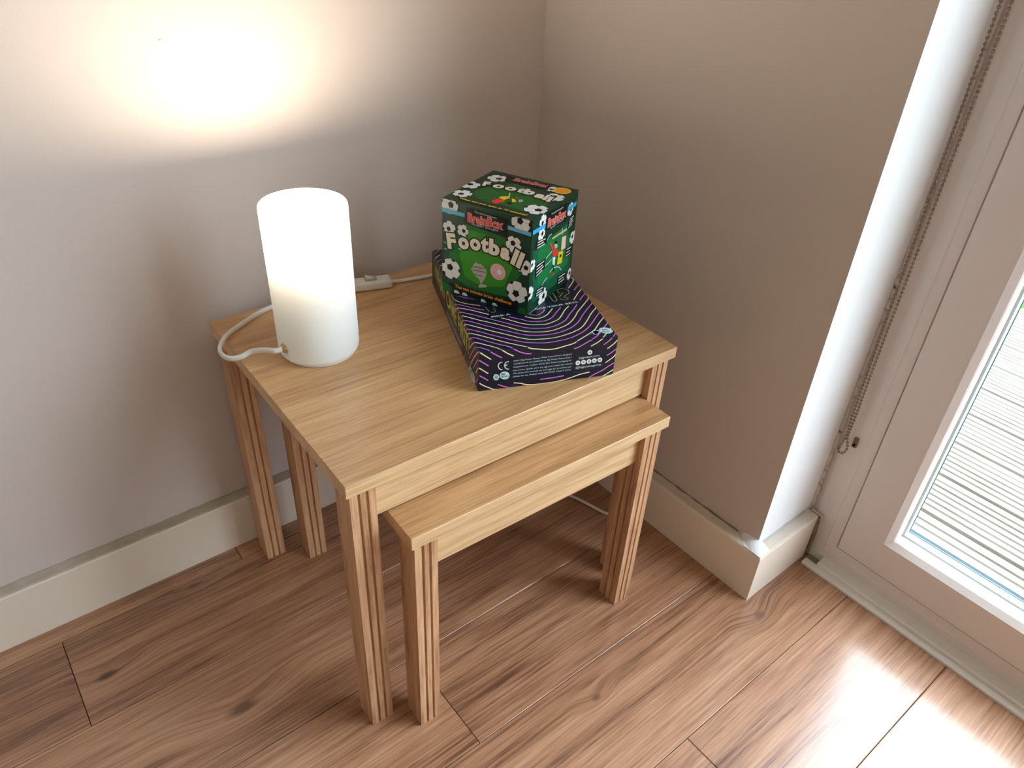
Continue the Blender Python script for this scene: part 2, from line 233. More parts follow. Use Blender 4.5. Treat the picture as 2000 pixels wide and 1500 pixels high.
["Bt","contour_line",1,"pink","line",1.35,[[0.8,11.3],[3.0,9.8],[6.0,7.6],[8.8,5.2],[10.9,3.3],[11.8,2.3],[12.1,1.8],[12.1,1.3],[12.5,0.3],[13.5,0.3]]],
["Bf","contour_line",1,"pink","line",1.35,[[14.0,54.2],[15.9,52.6],[18.0,51.0],[20.0,49.5],[22.0,48.1],[24.2,46.6],[26.2,45.4],[27.5,44.6]]],
["Bf","contour_line",1,"pink","line",1.35,[[154.4,46.4],[155.7,47.2],[157.5,48.5],[159.5,50.0],[161.2,51.4],[162.6,53.0],[164.0,54.6],[165.1,55.0]]],
["Bt","contour_line",1,"pink","line",1.35,[[165.9,1.5],[167.9,3.6],[169.6,5.5],[171.1,7.2],[171.9,8.6],[171.9,9.5]]],
["Bl","contour_line",1,"cream","line",1.35,[[42.1,10.0],[38.9,13.9],[34.5,19.6],[29.5,25.8],[24.4,31.7],[19.2,37.5],[13.6,43.4],[8.3,48.8],[4.0,52.9],[1.2,55.0],[0.3,55.0]]],
["Bt","contour_line",1,"cream","line",1.35,[[0.3,0.9],[0.6,0.3],[1.1,0.3]]],
["Bf","contour_line",1,"cream","line",1.35,[[1.4,54.6],[2.7,53.7],[4.3,52.3],[6.1,50.8],[7.8,49.4],[9.7,47.9],[11.7,46.2],[13.5,44.7],[14.8,43.7]]],
["Bf","contour_line",1,"cream","line",1.35,[[159.8,40.0],[161.1,40.9],[162.9,42.2],[164.9,43.7],[166.6,45.1],[168.1,46.6],[169.6,48.3],[170.8,49.8],[171.6,50.8]]],
["Bl","contour_line",1,"pink","line",1.35,[[25.5,17.1],[21.0,22.4],[14.7,29.9],[8.2,37.4],[3.1,42.9],[0.6,45.2],[0.3,45.7],[0.3,46.0]]],
["Bf","contour_line",1,"pink","line",1.35,[[0.6,44.6],[1.7,43.5],[3.9,41.7],[7.0,39.2],[10.0,36.7],[12.1,35.0]]],
["Bf","contour_line",1,"pink","line",1.35,[[160.3,30.1],[161.6,30.9],[163.5,32.1],[165.5,33.4],[167.2,34.5],[168.6,35.6],[169.8,36.7],[170.8,37.7],[171.5,38.4]]],
["Bl","contour_line",1,"cream","line",1.35,[[13.1,18.1],[10.7,21.1],[7.1,25.5],[3.4,30.0],[0.3,33.4],[0.3,34.9],[0.3,35.3]]],
["Bf","contour_line",1,"cream","line",1.35,[[0.5,34.0],[0.9,33.6],[1.9,32.7],[4.1,31.0],[7.0,28.6],[9.9,26.1],[11.9,24.5]]],
["Bf","contour_line",1,"cream","line",1.35,[[160.0,19.8],[161.1,20.6],[162.6,21.7],[164.3,22.9],[165.9,24.1],[167.3,25.1],[168.6,26.2],[169.8,27.2],[170.7,28.2],[171.3,29.0],[171.5,29.8],[171.6,30.5],[171.7,31.0]]],
["Bl","contour_line",1,"pink","line",1.35,[[19.9,0.3],[15.7,2.2],[9.8,8.7],[4.0,15.1],[0.3,19.4]]],
["Bl","contour_line",1,"pink","line",1.35,[[0.3,24.8],[0.3,26.7]]],
["Bf","contour_line",1,"pink","line",1.35,[[1.4,23.0],[2.9,21.9],[4.5,20.7],[6.1,19.5],[7.8,18.2],[9.5,16.8],[11.1,15.5],[12.2,14.6]]],
["Bf","contour_line",1,"pink","line",1.35,[[139.1,0.3],[140.4,0.8],[142.3,1.9],[144.5,3.2],[146.7,4.4],[149.2,5.6],[151.9,6.7],[154.6,7.9],[157.0,9.1],[159.1,10.3],[160.9,11.6],[162.7,12.9],[164.5,14.1],[166.4,15.2],[168.4,16.3],[170.1,17.3],[171.3,18.0]]],
["Bl","contour_line",1,"cream","line",1.35,[[0.3,15.0],[0.3,16.8]]],
["Bf","contour_line",1,"cream","line",1.35,[[1.6,12.4],[3.0,11.1],[4.7,9.7],[6.4,8.4],[8.2,7.2],[10.2,6.0],[12.2,4.8],[14.1,3.7],[15.8,2.7],[17.4,1.7],[18.9,0.8],[20.2,0.3],[21.3,0.3],[22.1,0.3],[22.8,0.3],[23.3,0.3]]],
["Bf","contour_line",1,"cream","line",1.35,[[158.6,0.3],[159.9,1.0],[161.8,2.0],[163.9,3.1],[165.8,4.2],[167.5,5.3],[169.2,6.5],[170.7,7.5],[171.8,8.2]]],
["Bf","contour_line",1,"cream","line",1.35,[[43.7,6.8],[45.3,6.5],[47.5,6.0],[49.9,5.5],[52.0,5.0],[53.5,4.5],[54.7,3.9],[55.8,3.3],[57.3,2.7],[58.9,2.3],[60.5,1.8],[62.5,1.4],[65.1,1.0],[68.5,0.6],[72.6,0.3],[76.9,0.3],[80.8,0.3],[84.2,0.3],[87.5,0.3],[90.6,0.3],[93.8,0.5],[97.1,0.7],[100.5,1.1],[103.8,1.5],[106.9,1.9],[109.7,2.4],[112.2,3.0],[114.7,3.7],[117.3,4.3],[119.9,5.0],[122.4,5.8],[125.0,6.5],[127.6,7.1],[130.4,7.6],[133.4,8.1],[136.1,8.4],[138.2,8.7],[139.3,8.7],[139.9,8.7],[140.1,8.5],[140.3,8.5]]],
["Bf","contour_line",1,"pink","line",1.35,[[24.0,7.3],[25.4,6.6],[27.3,5.6],[29.6,4.5],[31.7,3.5],[33.7,2.6],[35.7,1.7],[37.7,0.9],[39.5,0.3],[41.1,0.3],[42.5,0.3],[43.8,0.3],[44.6,0.3]]],
["Bf","contour_line",1,"pink","line",1.35,[[77.1,7.1],[78.6,7.0],[80.6,7.0],[83.0,7.0],[85.4,7.1],[87.9,7.1],[90.5,7.2],[93.1,7.3],[95.9,7.4],[98.9,7.6],[102.3,7.8],[105.3,8.0],[107.4,8.2]]],
["Bl","contour_line",1,"cream","line",1.35,[[280.1,52.8],[278.4,54.2],[276.1,55.0]]],
["Bt","contour_line",1,"cream","line",1.35,[[0.3,277.8],[1.2,279.7],[2.2,281.3],[3.3,282.4],[4.5,282.4],[5.7,282.4],[7.1,282.4],[8.7,282.4],[10.5,282.4],[12.2,282.4],[13.4,282.4]]],
["Bl","contour_line",1,"pink","line",1.35,[[268.5,54.4],[264.5,55.0]]],
["Bt","contour_line",1,"pink","line",1.35,[[0.7,268.0],[2.1,269.8],[3.8,272.0],[5.6,274.4],[7.8,277.1],[10.4,280.3],[12.9,282.4],[14.5,282.4]]],
["Bl","contour_line",1,"cream","line",1.35,[[255.9,50.7],[255.3,51.9],[254.6,53.4],[252.9,55.0]]],
["Bt","contour_line",1,"cream","line",1.35,[[0.3,253.5],[1.3,256.0],[3.0,258.3],[5.2,260.6],[7.3,262.6],[8.7,264.0]]],
["Bl","contour_line",1,"pink","line",1.35,[[241.0,52.1],[240.1,53.5],[238.8,55.0]]],
["Bt","contour_line",1,"pink","line",1.35,[[0.3,238.9],[1.0,241.7],[2.1,244.0],[3.5,245.6],[5.3,247.1],[7.0,248.2],[8.2,249.0]]],
["Bl","contour_line",1,"cream","line",1.35,[[228.9,49.3],[228.1,50.8],[227.0,52.8],[225.3,55.0],[222.8,55.0]]],
["Bt","contour_line",1,"cream","line",1.35,[[0.9,227.6],[2.0,229.0],[3.3,229.8],[4.4,230.3],[5.2,230.7]]],
["Bl","contour_line",1,"pink","line",1.35,[[216.1,47.6],[215.6,49.0],[214.9,50.8],[213.9,52.9],[212.4,54.9],[209.9,55.0]]],
["Bt","contour_line",1,"pink","line",1.35,[[0.6,213.0],[1.4,213.9],[2.1,214.5],[2.7,214.9]]],
["Bl","contour_line",1,"cream","line",1.35,[[147.4,53.9],[146.2,53.4],[144.7,52.7],[142.1,52.3],[138.0,52.8],[132.6,54.3],[126.0,55.0]]],
["Bt","contour_line",1,"cream","line",1.35,[[0.5,128.1],[1.7,125.4],[3.3,122.9],[5.6,120.4],[8.4,118.1],[11.4,115.9],[14.6,113.8],[18.1,111.8],[22.1,109.8],[25.7,108.2],[28.2,107.0]]],
["Bt","contour_line",1,"pink","line",1.35,[[6.7,137.7],[8.3,136.4],[10.6,134.4],[13.2,132.2],[15.7,130.3],[18.4,128.5],[21.3,126.7],[23.9,125.2],[25.7,124.1]]],
["Bl","contour_line",1,"pink","line",1.35,[[133.0,44.3],[132.0,45.4],[130.7,46.8],[128.0,48.9],[122.7,52.0],[114.4,55.0]]],
["Bt","contour_line",1,"pink","line",1.35,[[0.4,116.2],[2.5,114.8],[4.9,113.0],[7.3,111.1],[9.9,109.0],[12.7,106.7],[15.5,104.3],[18.4,102.1],[21.6,99.9],[25.1,97.7],[28.2,95.7],[30.4,94.4]]],
["Bl","contour_line",1,"cream","line",1.35,[[117.8,46.6],[116.8,47.6],[115.6,49.1],[113.6,50.9],[110.8,52.9],[107.8,54.6],[104.5,55.0]]],
["Bt","contour_line",1,"cream","line",1.35,[[0.4,106.3],[1.4,105.7],[3.2,104.6],[5.9,102.9],[9.3,100.8],[13.1,98.4],[16.9,95.7],[21.1,92.4],[25.8,88.6],[30.0,85.1],[32.9,82.7]]],
["Bt","contour_line",1,"cream","line",1.35,[[151.0,98.9],[153.0,101.7],[155.9,105.7],[159.1,110.1],[162.1,114.1],[164.9,117.7],[167.9,121.2],[170.4,124.2],[171.9,126.4]]],
["Bt","contour_line",1,"pink","line",1.35,[[158.6,96.6],[159.7,98.0],[161.3,100.1],[163.2,102.5],[165.1,104.8],[167.2,107.2],[169.5,109.8],[171.7,112.1],[171.9,113.7]]],
["Bt","contour_line",1,"pink","line",1.35,[[160.6,124.1],[161.5,125.4],[162.9,127.1],[164.5,129.1],[166.2,131.2],[167.9,133.4],[169.9,136.0],[171.6,138.3],[171.9,139.9]]],
["Bt","contour_line",1,"cream","line",1.35,[[155.3,131.4],[157.4,134.1],[160.5,138.1],[163.7,142.4],[166.2,145.8],[167.7,148.1],[168.7,149.7],[169.4,151.1],[170.0,152.5],[170.4,154.1],[170.6,155.5],[170.6,156.9],[170.6,158.1],[170.5,159.1],[170.3,159.9],[170.1,160.6],[169.9,161.0]]],
["Bt","title_outline",1,"olive","line",0.8,[[33.6,101.8],[35.7,89.6]]],
["Bt","title_outline",1,"olive","line",0.8,[[42.7,97.9],[42.9,94.6],[43.8,90.1],[42.0,87.3],[37.7,87.1]]],
["Bt","title_outline",1,"olive","line",0.8,[[138.6,129.2],[147.0,132.7],[153.1,125.6],[151.2,117.1],[144.2,112.6],[141.7,108.7]]],
["Bt","title_outline",1,"olive","line",0.8,[[137.1,127.1],[138.7,120.4],[144.4,121.3],[139.4,115.0],[135.1,110.0]]],
["Bt","title_outline",1,"olive","line",0.8,[[134.8,105.8],[136.0,101.3],[143.1,101.3],[145.8,105.1],[140.0,108.5]]],
["Bt","title_outline",1,"olive","line",0.8,[[123.2,115.2],[123.3,100.9],[126.1,99.0],[129.4,102.5],[130.1,121.1]]],
["Bt","caption_lettering",1,"white","text","PICK A",3.6,0.01,None,0.0,[[34.9,74.2],[59.3,77.0]]],
["Bt","caption_lettering",1,"white","text","PLACE YOUR BETS.",3.6,0.01,None,0.0,[[85.5,81.5],[155.6,91.1]]],
["Bt","emblem_print",3,"ice","poly",[[153.7,13.8],[153.2,12.9],[152.4,12.2],[151.5,11.7],[150.6,11.5],[149.7,11.7],[149.1,12.2],[148.6,12.9],[148.5,13.8],[148.7,14.8],[149.3,15.6],[150.0,16.4],[150.9,16.8],[151.8,17.0],[152.7,16.8],[153.4,16.3],[153.8,15.6],[153.9,14.7]]],
["Bt","emblem_print",3,"ice","poly",[[151.7,11.9],[151.2,11.0],[150.5,10.3],[149.6,9.8],[148.7,9.7],[147.8,9.9],[147.1,10.3],[146.7,11.1],[146.6,12.0],[146.8,12.9],[147.3,13.8],[148.1,14.5],[149.0,15.0],[149.9,15.1],[150.7,15.0],[151.4,14.5],[151.8,13.7],[151.9,12.8]]],
["Bt","emblem_print",3,"ice","poly",[[149.5,12.3],[149.0,11.5],[148.3,10.8],[147.4,10.3],[146.5,10.1],[145.6,10.3],[144.9,10.8],[144.5,11.5],[144.4,12.4],[144.6,13.3],[145.1,14.2],[145.9,15.0],[146.7,15.4],[147.7,15.6],[148.5,15.4],[149.2,14.9],[149.6,14.2],[149.7,13.3]]],
["Bt","emblem_print",3,"ice","poly",[[149.2,14.7],[148.7,13.8],[148.0,13.1],[147.1,12.6],[146.2,12.4],[145.3,12.6],[144.7,13.1],[144.2,13.8],[144.1,14.7],[144.3,15.7],[144.8,16.5],[145.6,17.3],[146.5,17.7],[147.4,17.9],[148.2,17.7],[148.9,17.2],[149.3,16.5],[149.4,15.6]]],
["Bt","emblem_print",3,"ice","poly",[[151.2,16.5],[150.7,15.6],[149.9,14.9],[149.0,14.5],[148.1,14.3],[147.2,14.5],[146.6,15.0],[146.1,15.7],[146.0,16.6],[146.2,17.5],[146.7,18.4],[147.5,19.1],[148.4,19.6],[149.3,19.8],[150.2,19.6],[150.8,19.1],[151.3,18.4],[151.4,17.5]]],
["Bt","emblem_print",3,"ice","poly",[[153.4,16.1],[152.9,15.2],[152.1,14.5],[151.2,14.0],[150.3,13.8],[149.5,14.0],[148.8,14.5],[148.4,15.2],[148.2,16.1],[148.5,17.1],[149.0,18.0],[149.7,18.7],[150.6,19.2],[151.5,19.3],[152.4,19.2],[153.1,18.7],[153.5,17.9],[153.6,17.0]]],
["Bt","emblem_print",3,"ice","poly",[[151.9,14.1],[151.3,13.0],[150.4,12.2],[149.4,11.6],[148.3,11.4],[147.2,11.7],[146.4,12.2],[145.9,13.1],[145.8,14.2],[146.0,15.3],[146.6,16.4],[147.5,17.2],[148.6,17.8],[149.7,18.0],[150.7,17.8],[151.6,17.2],[152.1,16.3],[152.2,15.2]]],
["Bt","emblem_print",3,"ice","poly",[[170.1,12.7],[168.5,10.7],[166.3,9.4],[163.6,8.9],[160.7,9.3],[158.1,10.5],[155.9,12.5],[154.6,14.9],[154.2,17.5],[154.8,19.9],[156.3,21.9],[158.5,23.3],[161.3,23.8],[164.2,23.4],[166.8,22.2],[169.0,20.2],[170.3,17.8],[170.7,15.2]]],
["Bt","emblem_lettering",4,"navy","text","BIG",2.6,0.03,None,0.0,[[158.8,17.3],[165.5,17.2]]],
["Bt","emblem_lettering",4,"navy","text","POTATO",2.6,0.03,None,0.0,[[156.3,12.6],[166.0,11.9]]],
["Bf","emblem_print",3,"ice","poly",[[25.6,17.5],[25.5,16.7],[25.2,16.1],[24.6,15.6],[24.0,15.4],[23.3,15.5],[22.6,15.9],[22.0,16.5],[21.7,17.3],[21.5,18.1],[21.6,18.9],[21.9,19.6],[22.4,20.0],[23.1,20.2],[23.8,20.1],[24.5,19.7],[25.0,19.1],[25.4,18.4]]],
["Bf","emblem_print",3,"ice","poly",[[24.7,15.8],[24.6,15.0],[24.3,14.4],[23.8,13.9],[23.1,13.7],[22.4,13.8],[21.7,14.2],[21.2,14.8],[20.8,15.6],[20.7,16.4],[20.7,17.2],[21.1,17.9],[21.6,18.3],[22.3,18.5],[23.0,18.4],[23.6,18.0],[24.2,17.4],[24.6,16.7]]],
["Bf","emblem_print",3,"ice","poly",[[22.9,16.1],[22.8,15.3],[22.5,14.6],[21.9,14.2],[21.3,14.0],[20.6,14.1],[19.9,14.4],[19.3,15.1],[19.0,15.8],[18.8,16.7],[18.9,17.5],[19.2,18.1],[19.8,18.6],[20.4,18.8],[21.1,18.7],[21.8,18.3],[22.4,17.7],[22.7,16.9]]],
["Bf","emblem_print",3,"ice","poly",[[21.9,18.1],[21.8,17.3],[21.5,16.6],[21.0,16.1],[20.3,16.0],[19.6,16.1],[18.9,16.4],[18.4,17.0],[18.0,17.8],[17.8,18.6],[17.9,19.4],[18.3,20.1],[18.8,20.6],[19.4,20.7],[20.1,20.6],[20.8,20.3],[21.4,19.7],[21.8,18.9]]],
["Bf","emblem_print",3,"ice","poly",[[22.8,19.8],[22.7,19.0],[22.3,18.3],[21.8,17.9],[21.2,17.7],[20.5,17.8],[19.8,18.2],[19.2,18.8],[18.8,19.5],[18.7,20.4],[18.8,21.2],[19.1,21.8],[19.6,22.3],[20.3,22.5],[21.0,22.4],[21.7,22.0],[22.2,21.4],[22.6,20.6]]],
["Bf","emblem_print",3,"ice","poly",[[24.6,19.5],[24.5,18.7],[24.2,18.1],[23.7,17.6],[23.0,17.4],[22.3,17.5],[21.6,17.9],[21.1,18.5],[20.7,19.3],[20.5,20.1],[20.6,20.9],[20.9,21.6],[21.5,22.0],[22.1,22.2],[22.8,22.1],[23.5,21.7],[24.1,21.1],[24.4,20.4]]],
["Bf","emblem_print",3,"ice","poly",[[24.2,17.7],[24.0,16.8],[23.6,16.0],[23.0,15.4],[22.2,15.2],[21.4,15.3],[20.6,15.8],[19.9,16.5],[19.4,17.4],[19.3,18.4],[19.4,19.4],[19.8,20.2],[20.4,20.7],[21.2,21.0],[22.0,20.8],[22.8,20.4],[23.5,19.7],[24.0,18.7]]],
["Bf","emblem_print",3,"ice","poly",[[38.1,18.3],[37.8,16.4],[36.8,14.8],[35.3,13.8],[33.3,13.4],[31.2,13.7],[29.1,14.7],[27.4,16.2],[26.3,18.0],[25.9,20.1],[26.2,21.9],[27.2,23.5],[28.7,24.5],[30.7,24.9],[32.8,24.7],[34.8,23.7],[36.5,22.2],[37.7,20.3]]],
["Bf","emblem_lettering",4,"navy","text","BIG",2.6,0.03,None,0.0,[[27.9,20.1],[32.6,20.2]]],
["Bf","emblem_lettering",4,"navy","text","POTATO",2.6,0.03,None,0.0,[[28.0,16.5],[36.8,16.3]]],
["Bl","emblem_print",3,"ice","poly",[[34.9,10.4],[35.0,9.6],[35.5,8.6],[36.3,7.6],[37.3,6.7],[38.4,5.9],[39.4,5.5],[40.3,5.5],[40.8,5.8],[41.1,6.4],[40.9,7.3],[40.4,8.3],[39.6,9.3],[38.6,10.2],[37.6,10.9],[36.5,11.3],[35.7,11.3],[35.1,11.0]]],
["Bl","emblem_print",3,"ice","poly",[[36.1,7.8],[36.3,7.0],[36.8,6.0],[37.6,5.0],[38.6,4.1],[39.7,3.4],[40.7,2.9],[41.6,2.9],[42.1,3.2],[42.4,3.8],[42.2,4.7],[41.7,5.7],[40.9,6.7],[39.9,7.6],[38.8,8.3],[37.8,8.7],[37.0,8.8],[36.4,8.5]]],
["Bl","emblem_print",3,"ice","poly",[[38.9,6.0],[39.1,5.2],[39.6,4.2],[40.4,3.1],[41.4,2.2],[42.5,1.5],[43.5,1.1],[44.4,1.0],[45.0,1.3],[45.2,2.0],[45.1,2.8],[44.6,3.8],[43.8,4.9],[42.7,5.8],[41.7,6.5],[40.6,6.9],[39.8,7.0],[39.2,6.7]]],
["Bl","emblem_print",3,"ice","poly",[[40.4,6.8],[40.6,5.9],[41.1,4.9],[41.9,3.9],[42.9,3.0],[44.0,2.3],[45.0,1.9],[45.9,1.8],[46.5,2.1],[46.7,2.7],[46.6,3.6],[46.1,4.6],[45.3,5.6],[44.3,6.6],[43.2,7.3],[42.1,7.7],[41.3,7.7],[40.7,7.4]]],
["Bl","emblem_print",3,"ice","poly",[[39.2,9.4],[39.3,8.5],[39.8,7.5],[40.6,6.5],[41.6,5.6],[42.7,4.9],[43.7,4.5],[44.6,4.4],[45.2,4.7],[45.4,5.4],[45.3,6.2],[44.8,7.2],[44.0,8.2],[42.9,9.2],[41.9,9.9],[40.8,10.3],[40.0,10.3],[39.4,10.0]]],
["Bl","emblem_print",3,"ice","poly",[[36.4,11.2],[36.5,10.3],[37.0,9.3],[37.8,8.3],[38.8,7.4],[39.9,6.7],[40.9,6.3],[41.8,6.3],[42.4,6.6],[42.6,7.2],[42.4,8.0],[41.9,9.0],[41.1,10.1],[40.1,11.0],[39.1,11.7],[38.0,12.1],[37.2,12.1],[36.6,11.8]]],
["Bl","emblem_print",3,"ice","poly",[[37.0,9.0],[37.2,8.0],[37.8,6.8],[38.7,5.6],[39.9,4.5],[41.3,3.6],[42.5,3.1],[43.5,3.1],[44.2,3.4],[44.5,4.2],[44.4,5.2],[43.7,6.4],[42.8,7.6],[41.6,8.7],[40.3,9.6],[39.0,10.1],[38.0,10.1],[37.3,9.8]]],
["Bl","emblem_print",3,"ice","poly",[[16.4,11.2],[14.6,9.3],[14.1,7.0],[14.8,4.4],[16.7,2.0],[19.6,-0.2],[23.1,-1.6],[26.8,-2.3],[30.3,-2.0],[33.1,-0.9],[34.9,1.0],[35.4,3.4],[34.6,6.0],[32.6,8.5],[29.7,10.6],[26.2,12.0],[22.5,12.6],[19.1,12.3]]],
["Bl","emblem_lettering",4,"navy","text","BIG",4,0.03,None,0.0,[[31.4,7.5],[24.9,8.8]]],
["Bl","emblem_lettering",4,"navy","text","POTATO",4,0.03,None,0.0,[[29.8,4.0],[19.4,5.0]]],
["Bf","conformity_mark",2,"white","line",1.1,[[28.5,38.1],[26.6,38.3],[25.0,37.4],[23.9,35.8],[23.6,33.6],[24.1,31.3],[25.4,29.3],[27.1,28.1],[29.0,27.7]]],
["Bf","conformity_mark",2,"white","line",1.1,[[36.2,37.9],[34.3,38.1],[32.7,37.2],[31.6,35.5],[31.3,33.4],[31.8,31.1],[33.1,29.1],[34.8,27.8],[36.8,27.5]]],
["Bf","conformity_mark",2,"white","line",1.1,[[31.4,33.3],[34.7,33.5]]],
["Bf","small_print",2,"ice","text","©2019 Big Potato Games. What Came First? is designed",2.0,0.0,None,0.0,[[42.0,37.1],[114.0,37.6]]],
["Bf","small_print",2,"ice","text","manufactured and published by Big Potato Games Ltd, 1",2.0,0.0,None,0.0,[[42.2,33.1],[114.7,33.1]]],
["Bf","small_print",2,"ice","text","Holywell Lane, London, EC2A 3ET. Retain packaging for",2.0,0.0,None,0.0,[[42.4,28.4],[114.9,28.7]]],
["Bf","small_print",2,"ice","text","information. Spoiler alert: the egg came before the chicken.",2.0,0.0,None,0.0,[[42.1,23.7],[117.5,23.7]]],
["Bf","small_print",2,"ice","text","We know this because we had eggs for breakfast and",2.0,0.0,None,0.0,[[42.1,19.4],[115.3,19.3]]],
["Bf","small_print",2,"ice","text","chicken for tea. Product code: BCFWA01. Made in China.",2.0,0.0,None,0.0,[[42.3,15.0],[115.7,15.1]]],
["Bf","web_lettering",2,"ice","text","bigpotato.com",3.0,0.0,None,0.0,[[124.4,30.0],[150.9,30.5]]],
["Bf","web_lettering",2,"ice","text","@bigpotatogames",3.0,0.0,None,0.0,[[121.4,16.4],[154.7,16.9]]],
["Bf","icon_disc",2,"white","poly",[[140.0,39.4],[140.5,38.4],[140.7,37.2],[140.4,36.1],[139.9,35.2],[139.0,34.7],[138.0,34.4],[136.9,34.6],[135.9,35.2],[135.1,36.0],[134.6,37.1],[134.4,38.3],[134.6,39.3],[135.2,40.2],[136.1,40.8],[137.1,41.0],[138.2,40.8],[139.2,40.3]]],
["Bf","icon_mark",3,"navy","poly",[[138.8,37.6],[138.8,37.2],[138.6,36.8],[138.3,36.6],[137.9,36.5],[137.5,36.5],[137.0,36.7],[136.7,37.1],[136.4,37.5],[136.3,37.9],[136.3,38.3],[136.5,38.7],[136.8,38.9],[137.2,39.0],[137.6,38.9],[138.1,38.7],[138.4,38.4],[138.7,38.0]]],
["Bf","icon_mark",4,"white","poly",[[138.1,37.7],[138.1,37.5],[138.0,37.3],[137.9,37.2],[137.7,37.1],[137.5,37.2],[137.3,37.3],[137.1,37.4],[137.0,37.6],[136.9,37.8],[137.0,38.0],[137.0,38.2],[137.2,38.3],[137.4,38.3],[137.6,38.3],[137.8,38.2],[138.0,38.1],[138.1,37.9]]],
["Bf","icon_disc",2,"white","poly",[[126.0,26.2],[126.5,25.2],[126.7,24.0],[126.4,22.9],[125.8,22.0],[125.0,21.4],[123.9,21.2],[122.8,21.4],[121.8,21.9],[121.0,22.8],[120.6,23.9],[120.4,25.1],[120.7,26.2],[121.2,27.1],[122.1,27.6],[123.1,27.9],[124.2,27.7],[125.2,27.1]]],
["Bf","icon_mark",3,"navy","poly",[[124.8,24.4],[124.8,23.9],[124.6,23.6],[124.3,23.4],[123.9,23.3],[123.4,23.3],[123.0,23.5],[122.6,23.8],[122.4,24.3],[122.3,24.7],[122.3,25.1],[122.5,25.5],[122.8,25.7],[123.2,25.8],[123.6,25.8],[124.1,25.5],[124.4,25.2],[124.7,24.8]]],
["Bf","icon_mark",4,"white","poly",[[124.1,24.5],[124.1,24.3],[124.0,24.1],[123.9,24.0],[123.7,23.9],[123.5,24.0],[123.3,24.1],[123.1,24.2],[123.0,24.4],[122.9,24.6],[122.9,24.8],[123.0,25.0],[123.2,25.1],[123.4,25.1],[123.6,25.1],[123.8,25.0],[124.0,24.9],[124.1,24.7]]],
["Bf","icon_disc",2,"white","poly",[[133.2,26.3],[133.7,25.2],[133.9,24.0],[133.6,22.9],[133.0,22.0],[132.2,21.4],[131.1,21.2],[130.0,21.4],[129.0,22.0],[128.2,22.9],[127.7,24.0],[127.6,25.1],[127.8,26.2],[128.4,27.1],[129.3,27.7],[130.3,27.9],[131.4,27.7],[132.4,27.2]]],
["Bf","icon_mark",3,"navy","poly",[[132.0,24.4],[132.0,24.0],[131.8,23.6],[131.5,23.4],[131.1,23.3],[130.6,23.4],[130.2,23.6],[129.8,23.9],[129.6,24.3],[129.4,24.7],[129.5,25.2],[129.6,25.5],[130.0,25.8],[130.4,25.9],[130.8,25.8],[131.2,25.6],[131.6,25.3],[131.9,24.9]]],
["Bf","icon_mark",4,"white","poly",[[131.3,24.5],[131.3,24.3],[131.2,24.1],[131.1,24.0],[130.9,24.0],[130.7,24.0],[130.5,24.1],[130.3,24.3],[130.2,24.4],[130.1,24.7],[130.1,24.9],[130.2,25.0],[130.4,25.1],[130.5,25.2],[130.8,25.2],[131.0,25.1],[131.1,24.9],[131.3,24.7]]],
["Bf","icon_disc",2,"white","poly",[[140.3,26.5],[140.8,25.4],[140.9,24.3],[140.7,23.2],[140.1,22.3],[139.3,21.7],[138.2,21.5],[137.1,21.7],[136.1,22.2],[135.3,23.1],[134.8,24.2],[134.6,25.4],[134.9,26.4],[135.5,27.3],[136.3,27.9],[137.4,28.2],[138.5,28.0],[139.5,27.4]]],
["Bf","icon_mark",3,"navy","poly",[[139.1,24.6],[139.0,24.2],[138.9,23.9],[138.6,23.6],[138.2,23.5],[137.7,23.6],[137.3,23.8],[136.9,24.1],[136.6,24.5],[136.5,25.0],[136.5,25.4],[136.7,25.8],[137.0,26.0],[137.4,26.1],[137.9,26.0],[138.3,25.8],[138.7,25.5],[138.9,25.1]]],
["Bf","icon_mark",4,"white","poly",[[138.4,24.7],[138.4,24.5],[138.3,24.4],[138.2,24.3],[138.0,24.2],[137.7,24.2],[137.5,24.3],[137.4,24.5],[137.2,24.7],[137.2,24.9],[137.2,25.1],[137.3,25.3],[137.4,25.4],[137.6,25.4],[137.8,25.4],[138.0,25.3],[138.2,25.1],[138.3,24.9]]],
["Bf","icon_disc",2,"white","poly",[[147.2,26.8],[147.7,25.7],[147.8,24.5],[147.6,23.4],[147.0,22.5],[146.2,21.9],[145.1,21.7],[144.0,21.9],[143.0,22.5],[142.2,23.4],[141.7,24.5],[141.5,25.6],[141.7,26.7],[142.3,27.6],[143.2,28.2],[144.2,28.4],[145.3,28.2],[146.3,27.7]]],
["Bf","icon_mark",3,"navy","poly",[[146.0,24.9],[145.9,24.5],[145.8,24.1],[145.4,23.9],[145.0,23.8],[144.6,23.9],[144.2,24.1],[143.8,24.4],[143.5,24.8],[143.4,25.3],[143.4,25.7],[143.6,26.0],[143.9,26.3],[144.3,26.4],[144.7,26.3],[145.2,26.1],[145.6,25.8],[145.8,25.4]]],
["Bf","icon_mark",4,"white","poly",[[145.3,25.0],[145.3,24.8],[145.2,24.6],[145.0,24.5],[144.8,24.5],[144.6,24.5],[144.4,24.6],[144.3,24.8],[144.1,25.0],[144.1,25.2],[144.1,25.4],[144.2,25.5],[144.3,25.6],[144.5,25.7],[144.7,25.7],[144.9,25.6],[145.1,25.4],[145.2,25.2]]],
["Bf","icon_disc",2,"white","poly",[[154.4,26.9],[154.9,25.8],[155.1,24.6],[154.8,23.5],[154.3,22.6],[153.4,22.0],[152.3,21.8],[151.2,22.0],[150.2,22.5],[149.4,23.4],[148.9,24.5],[148.7,25.7],[148.9,26.8],[149.5,27.7],[150.4,28.3],[151.4,28.5],[152.5,28.3],[153.5,27.7]]],
